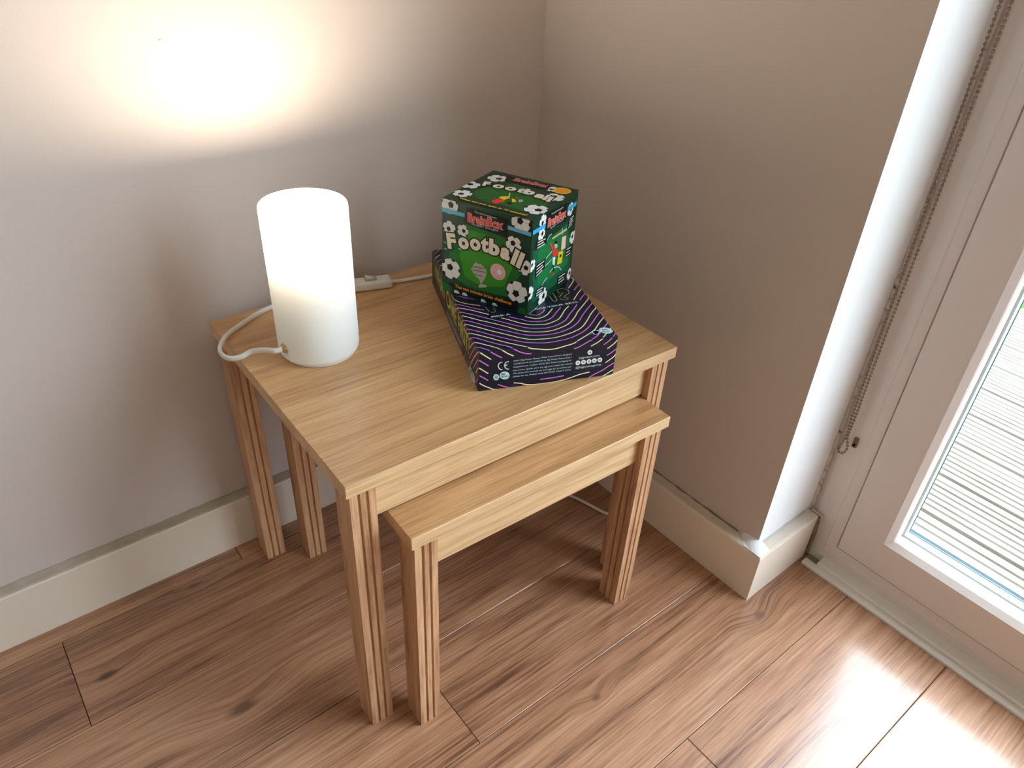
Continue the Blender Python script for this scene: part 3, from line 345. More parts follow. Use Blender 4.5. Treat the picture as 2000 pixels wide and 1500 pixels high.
["Bf","icon_mark",3,"navy","poly",[[153.2,25.0],[153.1,24.5],[153.0,24.2],[152.7,23.9],[152.3,23.8],[151.8,23.9],[151.4,24.1],[151.0,24.4],[150.7,24.9],[150.6,25.3],[150.6,25.7],[150.8,26.1],[151.1,26.3],[151.5,26.4],[151.9,26.4],[152.4,26.2],[152.8,25.8],[153.0,25.4]]],
["Bf","icon_mark",4,"white","poly",[[152.5,25.1],[152.5,24.9],[152.4,24.7],[152.2,24.6],[152.1,24.5],[151.8,24.6],[151.6,24.7],[151.5,24.8],[151.3,25.0],[151.3,25.2],[151.3,25.4],[151.4,25.6],[151.5,25.7],[151.7,25.7],[151.9,25.7],[152.1,25.6],[152.3,25.5],[152.4,25.3]]],
["Bl","side_title",1,"olive","text","WHAT CAME FIRST?",25,0.02,None,0,[[262,22],[45,22]]],
["Bl","side_caption",1,"lilac","text","PICK A SIDE. PLACE YOUR BETS.",8,0.02,None,0,[[175,7],[85,7]]],
["Bl","contour_line",1,"cream","line",1.0,[[72,2.0],[67,12.0]]],
["Bl","contour_line",1,"pink","line",1.0,[[63,2.5],[58,12.5]]],
["Bl","contour_line",1,"cream","line",1.0,[[54,3.0],[49,13.0]]],
["Bl","contour_line",1,"pink","line",1.0,[[45,3.5],[40,13.5]]],
["Bl","contour_line",1,"cream","line",1.0,[[36,4.0],[31,14.0]]],
["Qf","pitch_print",1,"grass","poly",[[-91.9,98.6],[-66.4,97.4],[-39.2,94.7],[-19.8,87.1],[-10.4,76.9],[-10.2,56.6],[-20.6,39.4],[-27.5,18.2],[-59.3,15.7],[-87.2,15.8],[-109.4,23.4],[-114.4,49.4],[-109.5,72.8],[-101.2,90.0]]],
["Qf","pitch_print",2,"grass2","poly",[[-88.3,93.1],[-57.1,92.3],[-31.6,77.7],[-23.9,58.3],[-34.0,31.1],[-64.3,21.2],[-91.0,28.5],[-98.6,53.6],[-98.7,75.5]]],
["Qf","football_print",3,"white","ball",12.2,0,[-114.0,118.6]],
["Qf","football_print",3,"white","ball",12.5,1,[-15.7,118.4]],
["Qf","band_print",4,"blue","poly",[[-124.9,112.9],[-92.1,112.1],[-92.3,107.4],[-125.0,107.1]]],
["Qf","band_print",4,"blue","poly",[[-33.1,111.2],[-1.3,109.7],[-1.3,104.9],[-33.1,106.6]]],
["Qf","football_print",3,"white","ball",9,2,[-114.3,88.4]],
["Qf","football_print",3,"white","ball",8,3,[-94.7,89.4]],
["Qf","football_print",3,"white","ball",10.5,4,[-23.8,89.2]],
["Qf","football_print",3,"white","ball",10,0,[-7.3,63.9]],
["Qf","football_print",3,"white","ball",14,1,[-111.9,33.6]],
["Qf","football_print",3,"white","ball",14.5,2,[-15.9,28.4]],
["Qf","logo_panel",5,"black","poly",[[-89.3,121.0],[-32.4,118.9],[-32.9,95.8],[-93.7,99.7]]],
["Qf","logo_lettering",6,"red","text","BrainBox",11.5,0.012,"blush",0.045,[[-87.5,103.3],[-39.4,104.2]]],
["Qf","small_print",6,"white","text","The award winning game",2.2,0.0,None,0.0,[[-78.3,116.8],[-47.9,115.6]]],
["Qf","small_print",6,"white","text","Play together · Learn together",2.4,0.0,None,0.0,[[-82.0,100.4],[-44.5,100.5]]],
["Qf","title_letter",6,"ivory","text","F",20.5,0.055,"black",0.12,[[-116.2,60.7],[-102.8,62.7]]],
["Qf","title_letter",6,"ivory","text","o",15.5,0.055,"black",0.12,[[-100.8,65.2],[-85.3,65.7]]],
["Qf","title_letter",6,"ivory","text","o",15.5,0.055,"black",0.12,[[-84.2,68.2],[-68.9,68.0]]],
["Qf","title_letter",6,"ivory","text","t",19.5,0.055,"black",0.12,[[-68.3,69.2],[-57.3,69.4]]],
["Qf","title_letter",6,"ivory","text","b",21,0.055,"black",0.12,[[-57.3,68.6],[-42.3,68.3]]],
["Qf","title_letter",6,"ivory","text","a",15.5,0.055,"black",0.12,[[-41.6,67.6],[-28.6,66.2]]],
["Qf","title_letter",6,"ivory","text","l",22,0.055,"black",0.12,[[-27.3,64.4],[-21.3,62.5]]],
["Qf","title_letter",6,"ivory","text","l",22,0.055,"black",0.12,[[-19.8,62.1],[-13.8,60.2]]],
["Qf","trophy_print",5,"silver","poly",[[-81.6,41.9],[-81.0,44.3],[-70.9,45.4],[-60.1,47.8],[-59.2,41.9],[-61.7,33.4],[-66.2,26.4],[-66.8,25.1],[-58.4,25.4],[-59.5,22.6],[-69.0,19.3],[-70.5,21.1],[-67.4,25.5],[-69.3,30.1],[-75.4,34.0],[-79.7,38.0]]],
["Qf","trophy_print",5,"silver","poly",[[-79.5,44.8],[-78.1,49.0],[-75.5,51.1],[-74.7,54.6],[-73.2,51.7],[-68.1,52.0],[-63.9,49.6],[-62.7,47.9],[-70.9,46.3]]],
["Qf","trophy_line",6,"black","poly",[[-80.3,41.5],[-60.8,43.2],[-61.0,42.4],[-80.2,40.7]]],
["Qf","trophy_line",6,"black","poly",[[-77.2,36.4],[-64.7,36.5],[-64.9,35.7],[-76.9,35.7]]],
["Qf","trophy_line",6,"black","poly",[[-78.1,47.0],[-65.0,47.8],[-65.1,47.2],[-78.2,46.3]]],
["Qf","pink_ball_print",5,"white","ball",10.5,9,[-43.4,48.3]],
["Qf","banner_print",4,"black","poly",[[-115.7,13.7],[-66.5,12.5],[-12.2,13.6],[-13.8,2.1],[-58.9,1.9],[-106.9,4.8]]],
["Qf","banner_lettering",6,"orange","text","The ten minute brain challenge",4.6,0.02,None,0.0,[[-105.7,9.3],[-22.6,8.7]]],
["Qf","football_patch",5,"ice","poly",[[-106.3,5.6],[-101.3,5.6],[-98.2,2.0],[-106.9,1.2]]],
["Qf","football_patch",5,"ice","poly",[[-93.8,5.6],[-88.9,5.7],[-85.8,2.1],[-94.4,1.3]]],
["Qf","football_patch",5,"ice","poly",[[-66.2,4.4],[-61.4,4.4],[-58.3,0.9],[-66.7,0.1]]],
["Qf","football_patch",5,"ice","poly",[[-49.4,4.1],[-44.6,4.2],[-41.5,0.7],[-49.8,-0.1]]],
["Qf","flash_print",5,"mint","poly",[[-124.1,69.7],[-118.6,67.8],[-113.1,65.3],[-119.2,66.0]]],
["Qf","flash_print",5,"mint","poly",[[-123.5,59.3],[-116.2,60.3],[-112.5,59.4],[-119.2,58.4]]],
["Qf","flash_print",5,"mint","poly",[[-101.7,64.4],[-96.3,66.4],[-93.3,64.9],[-98.6,63.3]]],
["Qf","corner_print",2,"grass","poly",[[-125.1,12.0],[-119.5,11.8],[-113.2,8.3],[-111.9,0.9],[-125.2,0.7]]],
["Qf","corner_print",2,"grass","poly",[[-15.1,4.6],[-9.0,9.4],[-2.7,8.5],[-1.5,-0.4],[-11.3,-0.6]]],
["Qr","pitch_print",1,"teal","poly",[[4.4,84.3],[38.6,86.5],[77.4,86.8],[100.8,89.8],[114.9,59.0],[121.5,16.3],[77.2,10.4],[43.5,13.0],[12.0,11.9],[9.0,50.3]]],
["Qr","pitch_print",2,"grass3","poly",[[19.1,85.1],[97.6,87.6],[111.0,53.5],[113.9,27.7],[50.7,26.3],[22.4,32.4]]],
["Qr","band_print",4,"sky","poly",[[-5.5,112.3],[33.5,110.8],[32.8,104.9],[-4.3,107.2]]],
["Qr","band_print",4,"sky","poly",[[94.5,110.9],[121.0,110.5],[121.0,105.0],[95.2,105.3]]],
["Qr","logo_panel",4,"black","poly",[[34.9,122.3],[91.4,117.7],[93.3,93.4],[36.4,100.0]]],
["Qr","logo_lettering",6,"red","text","BrainBox",11,0.012,"blush",0.045,[[39.2,103.2],[90.2,100.4]]],
["Qr","small_print",6,"white","text","The award winning game",2.2,0.0,None,0.0,[[46.9,116.4],[80.2,114.9]]],
["Qr","small_print",6,"white","text","Play together · Learn together",2.4,0.0,None,0.0,[[46.6,98.8],[84.7,97.9]]],
["Qr","caption_panel",4,"black","poly",[[11.3,94.8],[40.0,91.3],[39.3,82.0],[10.8,84.0]]],
["Qr","caption_line",6,"white","line",1.3,[[14.6,92.4],[35.5,90.1]]],
["Qr","caption_line",6,"white","line",1.3,[[14.4,88.9],[31.8,87.3]]],
["Qr","caption_line",6,"white","line",1.3,[[14.2,85.4],[35.0,83.7]]],
["Qr","caption_panel",4,"black","poly",[[12.6,63.0],[40.3,62.0],[40.1,48.8],[14.1,44.9]]],
["Qr","caption_line",6,"white","line",1.3,[[16.1,60.5],[36.1,60.3]]],
["Qr","caption_line",6,"white","line",1.3,[[16.4,56.2],[32.8,56.7]]],
["Qr","caption_line",6,"white","line",1.3,[[16.7,51.8],[36.1,53.3]]],
["Qr","caption_line",6,"white","line",1.3,[[17.0,47.4],[33.0,49.4]]],
["Qr","caption_panel",4,"black","poly",[[18.7,27.2],[44.0,24.5],[42.0,14.8],[17.9,17.3]]],
["Qr","caption_line",6,"white","line",1.3,[[21.5,25.1],[39.8,23.1]]],
["Qr","caption_line",6,"white","line",1.3,[[21.2,21.8],[36.2,20.2]]],
["Qr","caption_line",6,"white","line",1.3,[[20.9,18.5],[38.6,16.7]]],
["Qr","caption_panel",4,"black","poly",[[102.5,93.7],[118.3,95.1],[117.1,83.2],[99.4,79.2]]],
["Qr","caption_line",6,"white","line",1.3,[[104.0,91.9],[115.7,93.2]]],
["Qr","caption_line",6,"white","line",1.3,[[103.2,88.4],[113.3,89.9]]],
["Qr","caption_line",6,"white","line",1.3,[[102.5,84.9],[115.0,87.1]]],
["Qr","caption_line",6,"white","line",1.3,[[101.8,81.3],[112.5,83.6]]],
["Qr","caption_panel",4,"black","poly",[[101.0,53.1],[120.4,51.2],[119.2,38.8],[98.7,40.1]]],
["Qr","caption_line",6,"white","line",1.3,[[102.9,50.6],[117.2,49.2]]],
["Qr","caption_line",6,"white","line",1.3,[[102.2,46.2],[114.3,45.3]]],
["Qr","caption_line",6,"white","line",1.3,[[101.5,41.9],[116.3,40.9]]],
["Qr","caption_panel",4,"black","poly",[[82.8,20.0],[109.6,17.4],[108.1,5.9],[81.5,7.4]]],
["Qr","caption_line",6,"white","line",1.3,[[85.7,17.4],[105.3,15.7]]],
["Qr","caption_line",6,"white","line",1.3,[[85.3,13.3],[101.5,12.1]]],
["Qr","caption_line",6,"white","line",1.3,[[84.8,9.1],[104.3,7.9]]],
["Qr","football_print",3,"white","ball",9,0,[24.4,100.0]],
["Qr","football_print",3,"white","ball",8,1,[4.3,66.3]],
["Qr","football_print",3,"white","ball",9.5,2,[3.1,29.5]],
["Qr","football_print",3,"white","ball",12,3,[40.6,9.0]],
["Qr","football_print",3,"white","ball",9,4,[119.3,62.1]],
["Qr","football_print",3,"white","ball",9,5,[25.3,115.1]],
["Qr","football_print",3,"white","ball",9,3,[103.7,105.3]],
["Qr","football_print",3,"white","ball",9,1,[121.9,8.2]],
["Qr","player_print",5,"red","poly",[[58.3,66.2],[66.3,64.6],[75.0,62.0],[76.4,57.2],[75.5,52.8],[62.3,56.7]]],
["Qr","player_print",5,"red","poly",[[48.9,78.5],[52.2,78.9],[61.5,68.9],[61.5,65.0],[58.3,66.2]]],
["Qr","player_print",5,"skin","poly",[[62.5,72.4],[70.9,71.6],[74.0,64.9],[66.1,65.3]]],
["Qr","player_print",6,"black","poly",[[62.3,73.6],[66.4,76.5],[71.8,72.9],[71.0,70.6]]],
["Qr","player_print",5,"white","poly",[[60.8,55.8],[69.5,53.4],[68.7,41.7],[62.6,45.5]]],
["Qr","player_print",5,"black","poly",[[63.7,43.0],[67.3,41.6],[70.0,31.6],[66.4,33.1]]],
["Qr","player_print",5,"brown","poly",[[60.5,30.3],[66.3,33.7],[72.3,27.2],[69.5,26.4]]],
["Qr","player_print",5,"blush","poly",[[84.6,74.4],[97.6,72.2],[98.2,54.8],[85.3,55.9]]],
["Qr","player_print",5,"yellow","poly",[[78.4,56.5],[92.3,53.5],[91.5,36.5],[76.8,39.4]]],
["Qr","player_print",6,"black","poly",[[81.8,51.2],[88.1,49.9],[87.7,46.1],[82.1,47.3]]],
["Qr","ribbon_print",5,"skin","poly",[[54.7,83.9],[97.4,82.7],[98.6,79.3],[56.3,81.8]]],
["Qr","swirl_print",5,"ice","line",1.2,[[40.9,85.7],[44.7,89.6],[52.5,90.1]]],
["Qr","swirl_print",5,"ice","line",1.2,[[41.5,61.6],[49.1,63.6],[58.0,65.2]]],
["Qr","swirl_print",5,"ice","line",1.2,[[40.8,51.9],[51.0,52.3],[57.6,54.3]]],
["Qr","swirl_print",5,"ice","line",1.2,[[55.9,36.8],[66.0,39.6],[82.6,34.2],[91.6,25.9]]],
["Qr","swirl_print",5,"ice","line",1.2,[[83.3,87.0],[87.0,76.9]]],
["Qr","swirl_print",5,"ice","line",1.2,[[49.6,32.5],[40.8,30.4],[35.6,26.9]]],
["Qr","edge_print",3,"ice","line",1.3,[[3.7,0.1],[38.6,-0.1],[79.4,-1.3],[123.9,-1.2]]],
["Qt","pitch_print",1,"grass","poly",[[-106.0,44.4],[-99.8,64.7],[-88.4,81.2],[-75.4,95.6],[-51.9,90.4],[-21.9,81.2],[-8.9,69.7],[-7.9,38.8],[-19.4,19.5],[-45.0,22.0],[-72.9,19.0],[-94.4,25.4]]],
["Qt","logo_panel",4,"black","poly",[[-99.3,116.7],[-35.6,116.8],[-31.4,99.0],[-92.9,97.7]]],
["Qt","logo_lettering",6,"red","text","BrainBox",11,0.012,"blush",0.045,[[-83.9,104.3],[-37.6,106.4]]],
["Qt","title_letter",6,"ivory","text","F",17,0.055,"black",0.12,[[-106.3,63.2],[-97.6,66.4]]],
["Qt","title_letter",6,"ivory","text","o",14,0.055,"black",0.12,[[-93.1,64.9],[-79.2,68.8]]],
["Qt","title_letter",6,"ivory","text","o",14,0.055,"black",0.12,[[-77.4,66.9],[-62.8,69.8]]],
["Qt","title_letter",6,"ivory","text","t",17,0.055,"black",0.12,[[-62.0,69.6],[-52.8,70.1]]],
["Qt","title_letter",6,"ivory","text","b",19,0.055,"black",0.12,[[-51.6,68.7],[-37.4,71.4]]],
["Qt","title_letter",6,"ivory","text","a",14,0.055,"black",0.12,[[-35.7,66.6],[-22.7,67.0]]],
["Qt","title_letter",6,"ivory","text","l",19,0.055,"black",0.12,[[-22.3,65.1],[-17.6,65.6]]],
["Qt","title_letter",6,"ivory","text","l",19,0.055,"black",0.12,[[-16.0,62.4],[-10.9,63.1]]],
["Qt","football_print",3,"white","ball",13,0,[-104.4,99.2]],
["Qt","football_print",3,"white","ball",13,1,[-120.4,57.7]],
["Qt","football_print",3,"white","ball",12,2,[-111.9,26.2]],
["Qt","football_print",3,"white","ball",15,3,[-12.8,32.5]],
["Qt","football_print",3,"white","ball",13,4,[-13.2,81.5]],
["Qt","football_print",3,"white","ball",9,5,[-27.9,106.3]],
["Qt","badge_print",5,"white","ball",11,8,[-15.0,107.8]],
["Qt","player_print",5,"red","poly",[[-69.8,25.6],[-68.5,33.9],[-58.8,37.9],[-56.0,31.2],[-60.6,20.0],[-66.8,20.5]]],
["Qt","player_print",5,"yellow","poly",[[-68.2,38.5],[-68.0,45.4],[-59.4,52.4],[-56.5,45.5],[-59.2,36.9]]],
["Qt","player_print",5,"yellow","poly",[[-54.4,47.1],[-48.1,45.7],[-44.0,39.9],[-47.7,35.8]]],
["Qt","player_print",5,"brown","poly",[[-52.9,52.6],[-50.9,57.1],[-46.2,53.0],[-49.3,47.8]]],
["Qt","player_print",5,"silver","poly",[[-45.6,47.5],[-41.9,51.6],[-37.8,45.8],[-40.0,39.9]]],
["Qt","player_print",5,"black","poly",[[-53.0,32.0],[-49.7,35.8],[-45.0,31.9],[-49.0,27.6]]],
["Qt","player_print",5,"ice","poly",[[-61.8,52.2],[-65.7,61.5],[-64.8,62.2],[-60.2,52.6]]],
["Qt","banner_print",3,"black","poly",[[-109.7,12.8],[-12.5,10.9],[-11.6,4.8],[-104.0,3.8]]],
["Qt","banner_lettering",6,"yellow","text","What can you spot in 10 minutes?",4.6,0.02,None,0.0,[[-106.3,8.2],[-13.1,7.5]]]]
M_ = {}
M_['wall'] = mat('wall_paint', srgb(207, 194, 187), .75, bump=.25, bscale=900, var=.03, vscale=3, spec=.3)
M_['reveal'] = mat('reveal_paint', srgb(240, 240, 242), .6, bump=.15, bscale=600, var=.02, spec=.3)
M_['ceiling'] = mat('ceiling_paint', srgb(235, 233, 228), .8)
M_['white_pvc'] = mat('white_pvc', srgb(228, 216, 211), .3, var=.04, vscale=9, bump=.04, bscale=60)
M_['trim_pvc'] = mat('cream_pvc', srgb(228, 219, 210), .35, var=.05, vscale=12)
M_['seal'] = mat('black_rubber', srgb(30, 26, 26), .7)
M_['dark'] = mat('dark_gap', srgb(22, 16, 13), .9)
M_['spacer'] = mat('spacer_bar', srgb(226, 240, 240), .4)
M_['spacer_seal'] = mat('spacer_seal', srgb(90, 110, 112), .6)
M_['sealant'] = mat('sealant', srgb(206, 196, 192), .6, var=.08, vscale=40)
M_['grime'] = mat('grime', srgb(142, 118, 98), .9, var=.4, vscale=60)
M_['white_plastic'] = mat('white_plastic', srgb(226, 222, 214), .35)
M_['brass'] = mat('brass', srgb(214, 190, 140), .28, metal=.9)
M_['chain'] = mat('chain_metal', srgb(150, 138, 122), .3, metal=.95)
M_['grass_ground'] = mat('grass', srgb(96, 140, 60), .9, var=.5, vscale=30, bump=.5, bscale=80)
M_['house'] = mat('house_render', srgb(200, 195, 188), .9, bump=.3, bscale=150)
oakc = (srgb(142, 98, 60), srgb(192, 147, 100), srgb(212, 172, 124))
M_['oak_top'] = wood('oak_veneer', 'x', oakc, .36, coat=.3, coatr=.22, contrast=.62, big=2.0, fine=1.5, stretch=.03)
M_['oak_front'] = wood('oak_edge', 'x', (srgb(172, 130, 90), srgb(214, 176, 132), srgb(230, 198, 156)), .45, contrast=.6, fine=1.4, stretch=.03)
M_['oak_leg'] = wood('oak_solid', 'z', (srgb(150, 104, 72), srgb(196, 150, 112), srgb(218, 176, 138)), .5, contrast=.8, fine=1.2)
M_['floor'] = wood('floor_oak', 'x', (srgb(100, 62, 42), srgb(165, 118, 87), srgb(195, 150, 117)), .42, fine=1.15, coat=1.0, coatr=.16, rnd=True, contrast=.8, big=1.5, stretch=.028,
    knots=[(-.848, -.145, .0075, .45, .9), (-.720, -.301, .010, .40, .75), (-.33, -.575, .005, .5, .6), (-.028, -.627, .008, .6, .45), (-.70, -.06, .005, .4, .6)])
M_['deck'] = wood('deck_timber', 'y', (srgb(120, 112, 100), srgb(150, 144, 134), srgb(172, 168, 160)), .7, contrast=.7, fine=.5)
# baseboard: painted, with dust lying on its top
def baseboard_mat(dust=.95, dcol=(176, 164, 150)):
    m = mat('baseboard_paint', srgb(232, 218, 202), .4, var=.04, vscale=7); nt = m.node_tree; L = nt.links.new
    p = nt.nodes['Principled BSDF']; src = p.inputs['Base Color'].links[0].from_socket
    g = N(nt, 'ShaderNodeNewGeometry'); sx = N(nt, 'ShaderNodeSeparateXYZ'); L(g.outputs['True Normal'], sx.inputs[0])
    tc = N(nt, 'ShaderNodeTexCoord'); n = N(nt, 'ShaderNodeTexNoise'); n.inputs['Scale'].default_value = 30; n.inputs['Detail'].default_value = 8; L(tc.outputs['Object'], n.inputs['Vector'])
    a = N(nt, 'ShaderNodeMapRange', interpolation_type='SMOOTHSTEP', i1=.35, i2=.95); L(sx.outputs[2], a.inputs[0])
    b = N(nt, 'ShaderNodeMapRange', i1=.3, i2=.7, i3=dust*.63, i4=dust); L(n.outputs[0], b.inputs[0])
    c = N(nt, 'ShaderNodeMath', operation='MULTIPLY'); L(a.outputs[0], c.inputs[0]); L(b.outputs[0], c.inputs[1])
    mx = N(nt, 'ShaderNodeMix', data_type='RGBA'); L(c.outputs[0], mx.inputs[0]); L(src, mx.inputs[6]); mx.inputs[7].default_value = srgb(*dcol)
    L(mx.outputs[2], p.inputs['Base Color']); return m
M_['base'] = baseboard_mat()
M_['dustline'] = mat('dusty_filler', srgb(170, 162, 152), .9, var=.2, vscale=50)
def glass_mat():
    m = bpy.data.materials.new('window_glass'); m.use_nodes = True; nt = m.node_tree; nt.nodes.clear(); L = nt.links.new
    o = N(nt, 'ShaderNodeOutputMaterial'); t = N(nt, 'ShaderNodeBsdfTransparent'); t.inputs[0].default_value = (.965, .98, .975, 1)
    g = N(nt, 'ShaderNodeBsdfGlossy'); g.inputs['Roughness'].default_value = .02
    f = N(nt, 'ShaderNodeFresnel'); f.inputs[0].default_value = 1.45; x = N(nt, 'ShaderNodeMixShader')
    ge = N(nt, 'ShaderNodeNewGeometry'); iv = N(nt, 'ShaderNodeMath', operation='SUBTRACT', i0=1.0); L(ge.outputs['Backfacing'], iv.inputs[1])
    fm = N(nt, 'ShaderNodeMath', operation='MULTIPLY'); L(f.outputs[0], fm.inputs[0]); L(iv.outputs[0], fm.inputs[1])   # reflect once, on the outer surface of the sheet
    L(fm.outputs[0], x.inputs[0]); L(t.outputs[0], x.inputs[1]); L(g.outputs[0], x.inputs[2]); L(x.outputs[0], o.inputs[0]); return m
M_['glass'] = glass_mat()
def shade_mat():
    m = bpy.data.materials.new('frosted_glass'); m.use_nodes = True; nt = m.node_tree; nt.nodes.clear(); L = nt.links.new
    o = N(nt, 'ShaderNodeOutputMaterial'); d = N(nt, 'ShaderNodeBsdfDiffuse'); d.inputs[0].default_value = (.72, .76, .78, 1)
    t = N(nt, 'ShaderNodeBsdfTranslucent'); t.inputs[0].default_value = (.90, .88, .82, 1)
    g = N(nt, 'ShaderNodeBsdfGlossy'); g.inputs['Roughness'].default_value = .35
    x = N(nt, 'ShaderNodeMixShader', i0=SHADE_T); L(d.outputs[0], x.inputs[1]); L(t.outputs[0], x.inputs[2])
    y = N(nt, 'ShaderNodeMixShader', i0=.05); L(x.outputs[0], y.inputs[1]); L(g.outputs[0], y.inputs[2]); L(y.outputs[0], o.inputs[0]); return m
M_['shade'] = shade_mat()
def emit(name, col, s):
    m = bpy.data.materials.new(name); m.use_nodes = True; nt = m.node_tree; nt.nodes.clear()
    o = N(nt, 'ShaderNodeOutputMaterial'); e = N(nt, 'ShaderNodeEmission'); e.inputs[0].default_value = col; e.inputs[1].default_value = s
    nt.links.new(e.outputs[0], o.inputs[0]); return m
M_['bulb'] = emit('lit_bulb', (1.0, .87, .70, 1), BULB)
# ------------------------------------------------------------------ room
W_ = 0.5757; BT = 0.0207; HB = 0.0945; X0 = -3.0; Y1 = -3.4; ZC = 2.4; DY = -2.35; DZ = 2.08
wl = st(obj('wall_left', box(X0, .30, 0, .12, 0, ZC), M_['wall']), 'plain grey beige wall behind the lamp', 'wall')
wr = st(obj('wall_right', box(0, .30, -W_, 0, 0, ZC), [M_['wall'], M_['reveal']]), 'plain wall between the corner and the glazed door', 'wall')
for p in wr.data.polygons:
    if p.normal.y < -.5: p.material_index = 1
st(obj('wall_door_side', box(0, .30, Y1, DY, 0, ZC), M_['wall']), 'wall beyond the glazed door', 'wall')
st(obj('wall_lintel', box(0, .30, DY, -W_, DZ, ZC), M_['wall']), 'wall strip above the glazed door', 'wall')
st(obj('wall_back', box(X0, .30, Y1-.12, Y1, 0, ZC), M_['wall']), 'wall behind the camera', 'wall')
st(obj('wall_far', box(X0-.12, X0, Y1-.12, .12, 0, ZC), M_['wall']), 'far end wall of the room', 'wall')
st(obj('ceiling', box(X0-.12, .30, Y1-.12, .12, ZC, ZC+.1), M_['ceiling']), 'white ceiling', 'ceiling')
# tiny chip and scuffs in the paint of the left wall
b = bmesh.new()
for (x, z, w, h) in ((-.5695, .7601, .0022, .0007), (-.5672, .7607, .0016, .0004), (-.476, .7285, .0012, .0005)): box(x-w/2, x+w/2, -.0004, .0003, z-h/2, z+h/2, bm=b)
obj('paint_chip', b, M_['grime'], wl)
# floor: subfloor with boards laid on it
fl = st(obj('floor', box(X0, .30, Y1, 0, -.06, -.012), M_['dark']), 'brown oak effect plank floor', 'floor')
rows = [0.0, -.0510, -.2100, -.3700, -.5300, -.6900, -.8500] + [-.8500-.16*k for k in range(1, 17)]
ends = {0: [-.62], 1: [-.884], 2: [-1.25], 3: [-.4972], 4: [-1.05], 5: [-.2741], 6: [-.70]}
for k in range(len(rows)-1):
    y1, y0 = rows[k], max(rows[k+1], Y1)
    if y0 >= y1: continue
    e = ends.get(k, [-.3-.41*((k*7) % 3)])[0]; cuts = [e]
    while cuts[0] > X0+1.29: cuts.insert(0, cuts[0]-1.29)
    while cuts[-1] < .158-1.29: cuts.append(cuts[-1]+1.29)
    cuts = [X0] + cuts + [.148]
    for a, c in zip(cuts, cuts[1:]):
        if c-a < .02: continue
        bb = box(a+.0004, c-.0004, y0+.0004, y1-.0004, -.012, 0)
        te = [ed for ed in bb.edges if all(v.co.z > -.001 for v in ed.verts)]
        bmesh.ops.bevel(bb, geom=te, offset=.0007, segments=1, affect='EDGES')
        obj('plank', bb, M_['floor'], fl)
# baseboards: rounded top edge
def board_profile(t, h): return [(0, 0), (t, 0), (t, h-.004), (t-.0012, h-.0012), (t-.004, h), (0, h)]
pr = [(-q[0], q[1]) for q in board_profile(BT, HB)]
st(obj('baseboard_left', prism(pr, 'x', X0, 0), M_['base']), 'cream painted baseboard with dusty top along the left wall', 'baseboard')
pr2 = [(-q[0], q[1]) for q in board_profile(BT, HB)]
b = bmesh.new()
def sweep_board():
    """mitred run: right wall, round the outer corner, into the door reveal"""
    b = bmesh.new(); secs = []
    for (x, y, dx, dy) in ((0, -BT, -1, 0), (0, -W_, -1, -1), (.137, -W_, 0, -1)):
        secs.append([b.verts.new((x+dx*q[0], y+dy*q[0], q[1])) for q in board_profile(BT, HB)])
    for A, B in zip(secs, secs[1:]):
        n = len(A)
        for i in range(n): b.faces.new((A[i], A[(i+1) % n], B[(i+1) % n], B[i]))
    b.faces.new(secs[0]); b.faces.new(secs[-1]); return b
br = st(obj('baseboard_right', sweep_board(), baseboard_mat(.6, (196, 182, 168))), 'cream painted baseboard turning round the corner beside the door', 'baseboard')
# crumbly filler lines where board and plaster meet
def bead_line(name, P, r, m, parent, jit=.3, seed=1, seg=6):
    rnd = random.Random(seed); pts = []
    for a, c in zip(P, P[1:]):
        a, c = Vector(a), Vector(c); n = max(2, int((c-a).length/.012))
        for k in range(n): pts.append(a.lerp(c, k/n)+Vector([rnd.uniform(-1, 1)*r*jit for _ in range(3)]))
    pts.append(Vector(P[-1])); return obj(name, tube(pts, r, r, seg, 2), m, parent, True)
bead_line('filler_line', [(-2.9, -.0005, HB), (-.02, -.0005, HB)], .0014, M_['dustline'], wl, .5, 3)
bead_line('filler_line', [(-.0005, -.03, HB), (-.0005, -.54, HB)], .0018, M_['grime'], br, .6, 4)
bead_line('filler_line', [(.003, -W_-.001, HB+.0008), (.125, -W_-.001, HB+.0008)], .0014, mat('pale_filler', srgb(190, 196, 196), .8, var=.2, vscale=50), br, .5, 5)
fb = bmesh.new()      # smear of pale filler over the corner of the board
fv = [fb.verts.new(q) for q in ((-.0190, -W_-.0190, HB+.0004), (-.0190, -W_-.002, HB+.0004), (-.0185, -W_+.012, HB+.0002), (-.0010, -W_+.030, HB+.0004), (0, -W_+.026, HB+.006), (0, -W_, HB+.011), (.006, -W_-.0005, HB+.008), (.012, -W_-.001, HB+.0004), (.006, -W_-.0185, HB+.0003))]
for t in ((0, 1, 5), (1, 2, 3), (1, 3, 4), (1, 4, 5), (0, 5, 6), (0, 6, 8), (8, 6, 7)): fb.faces.new([fv[i] for i in t])
obj('filler_patch', fb, M_['reveal'], br, True)
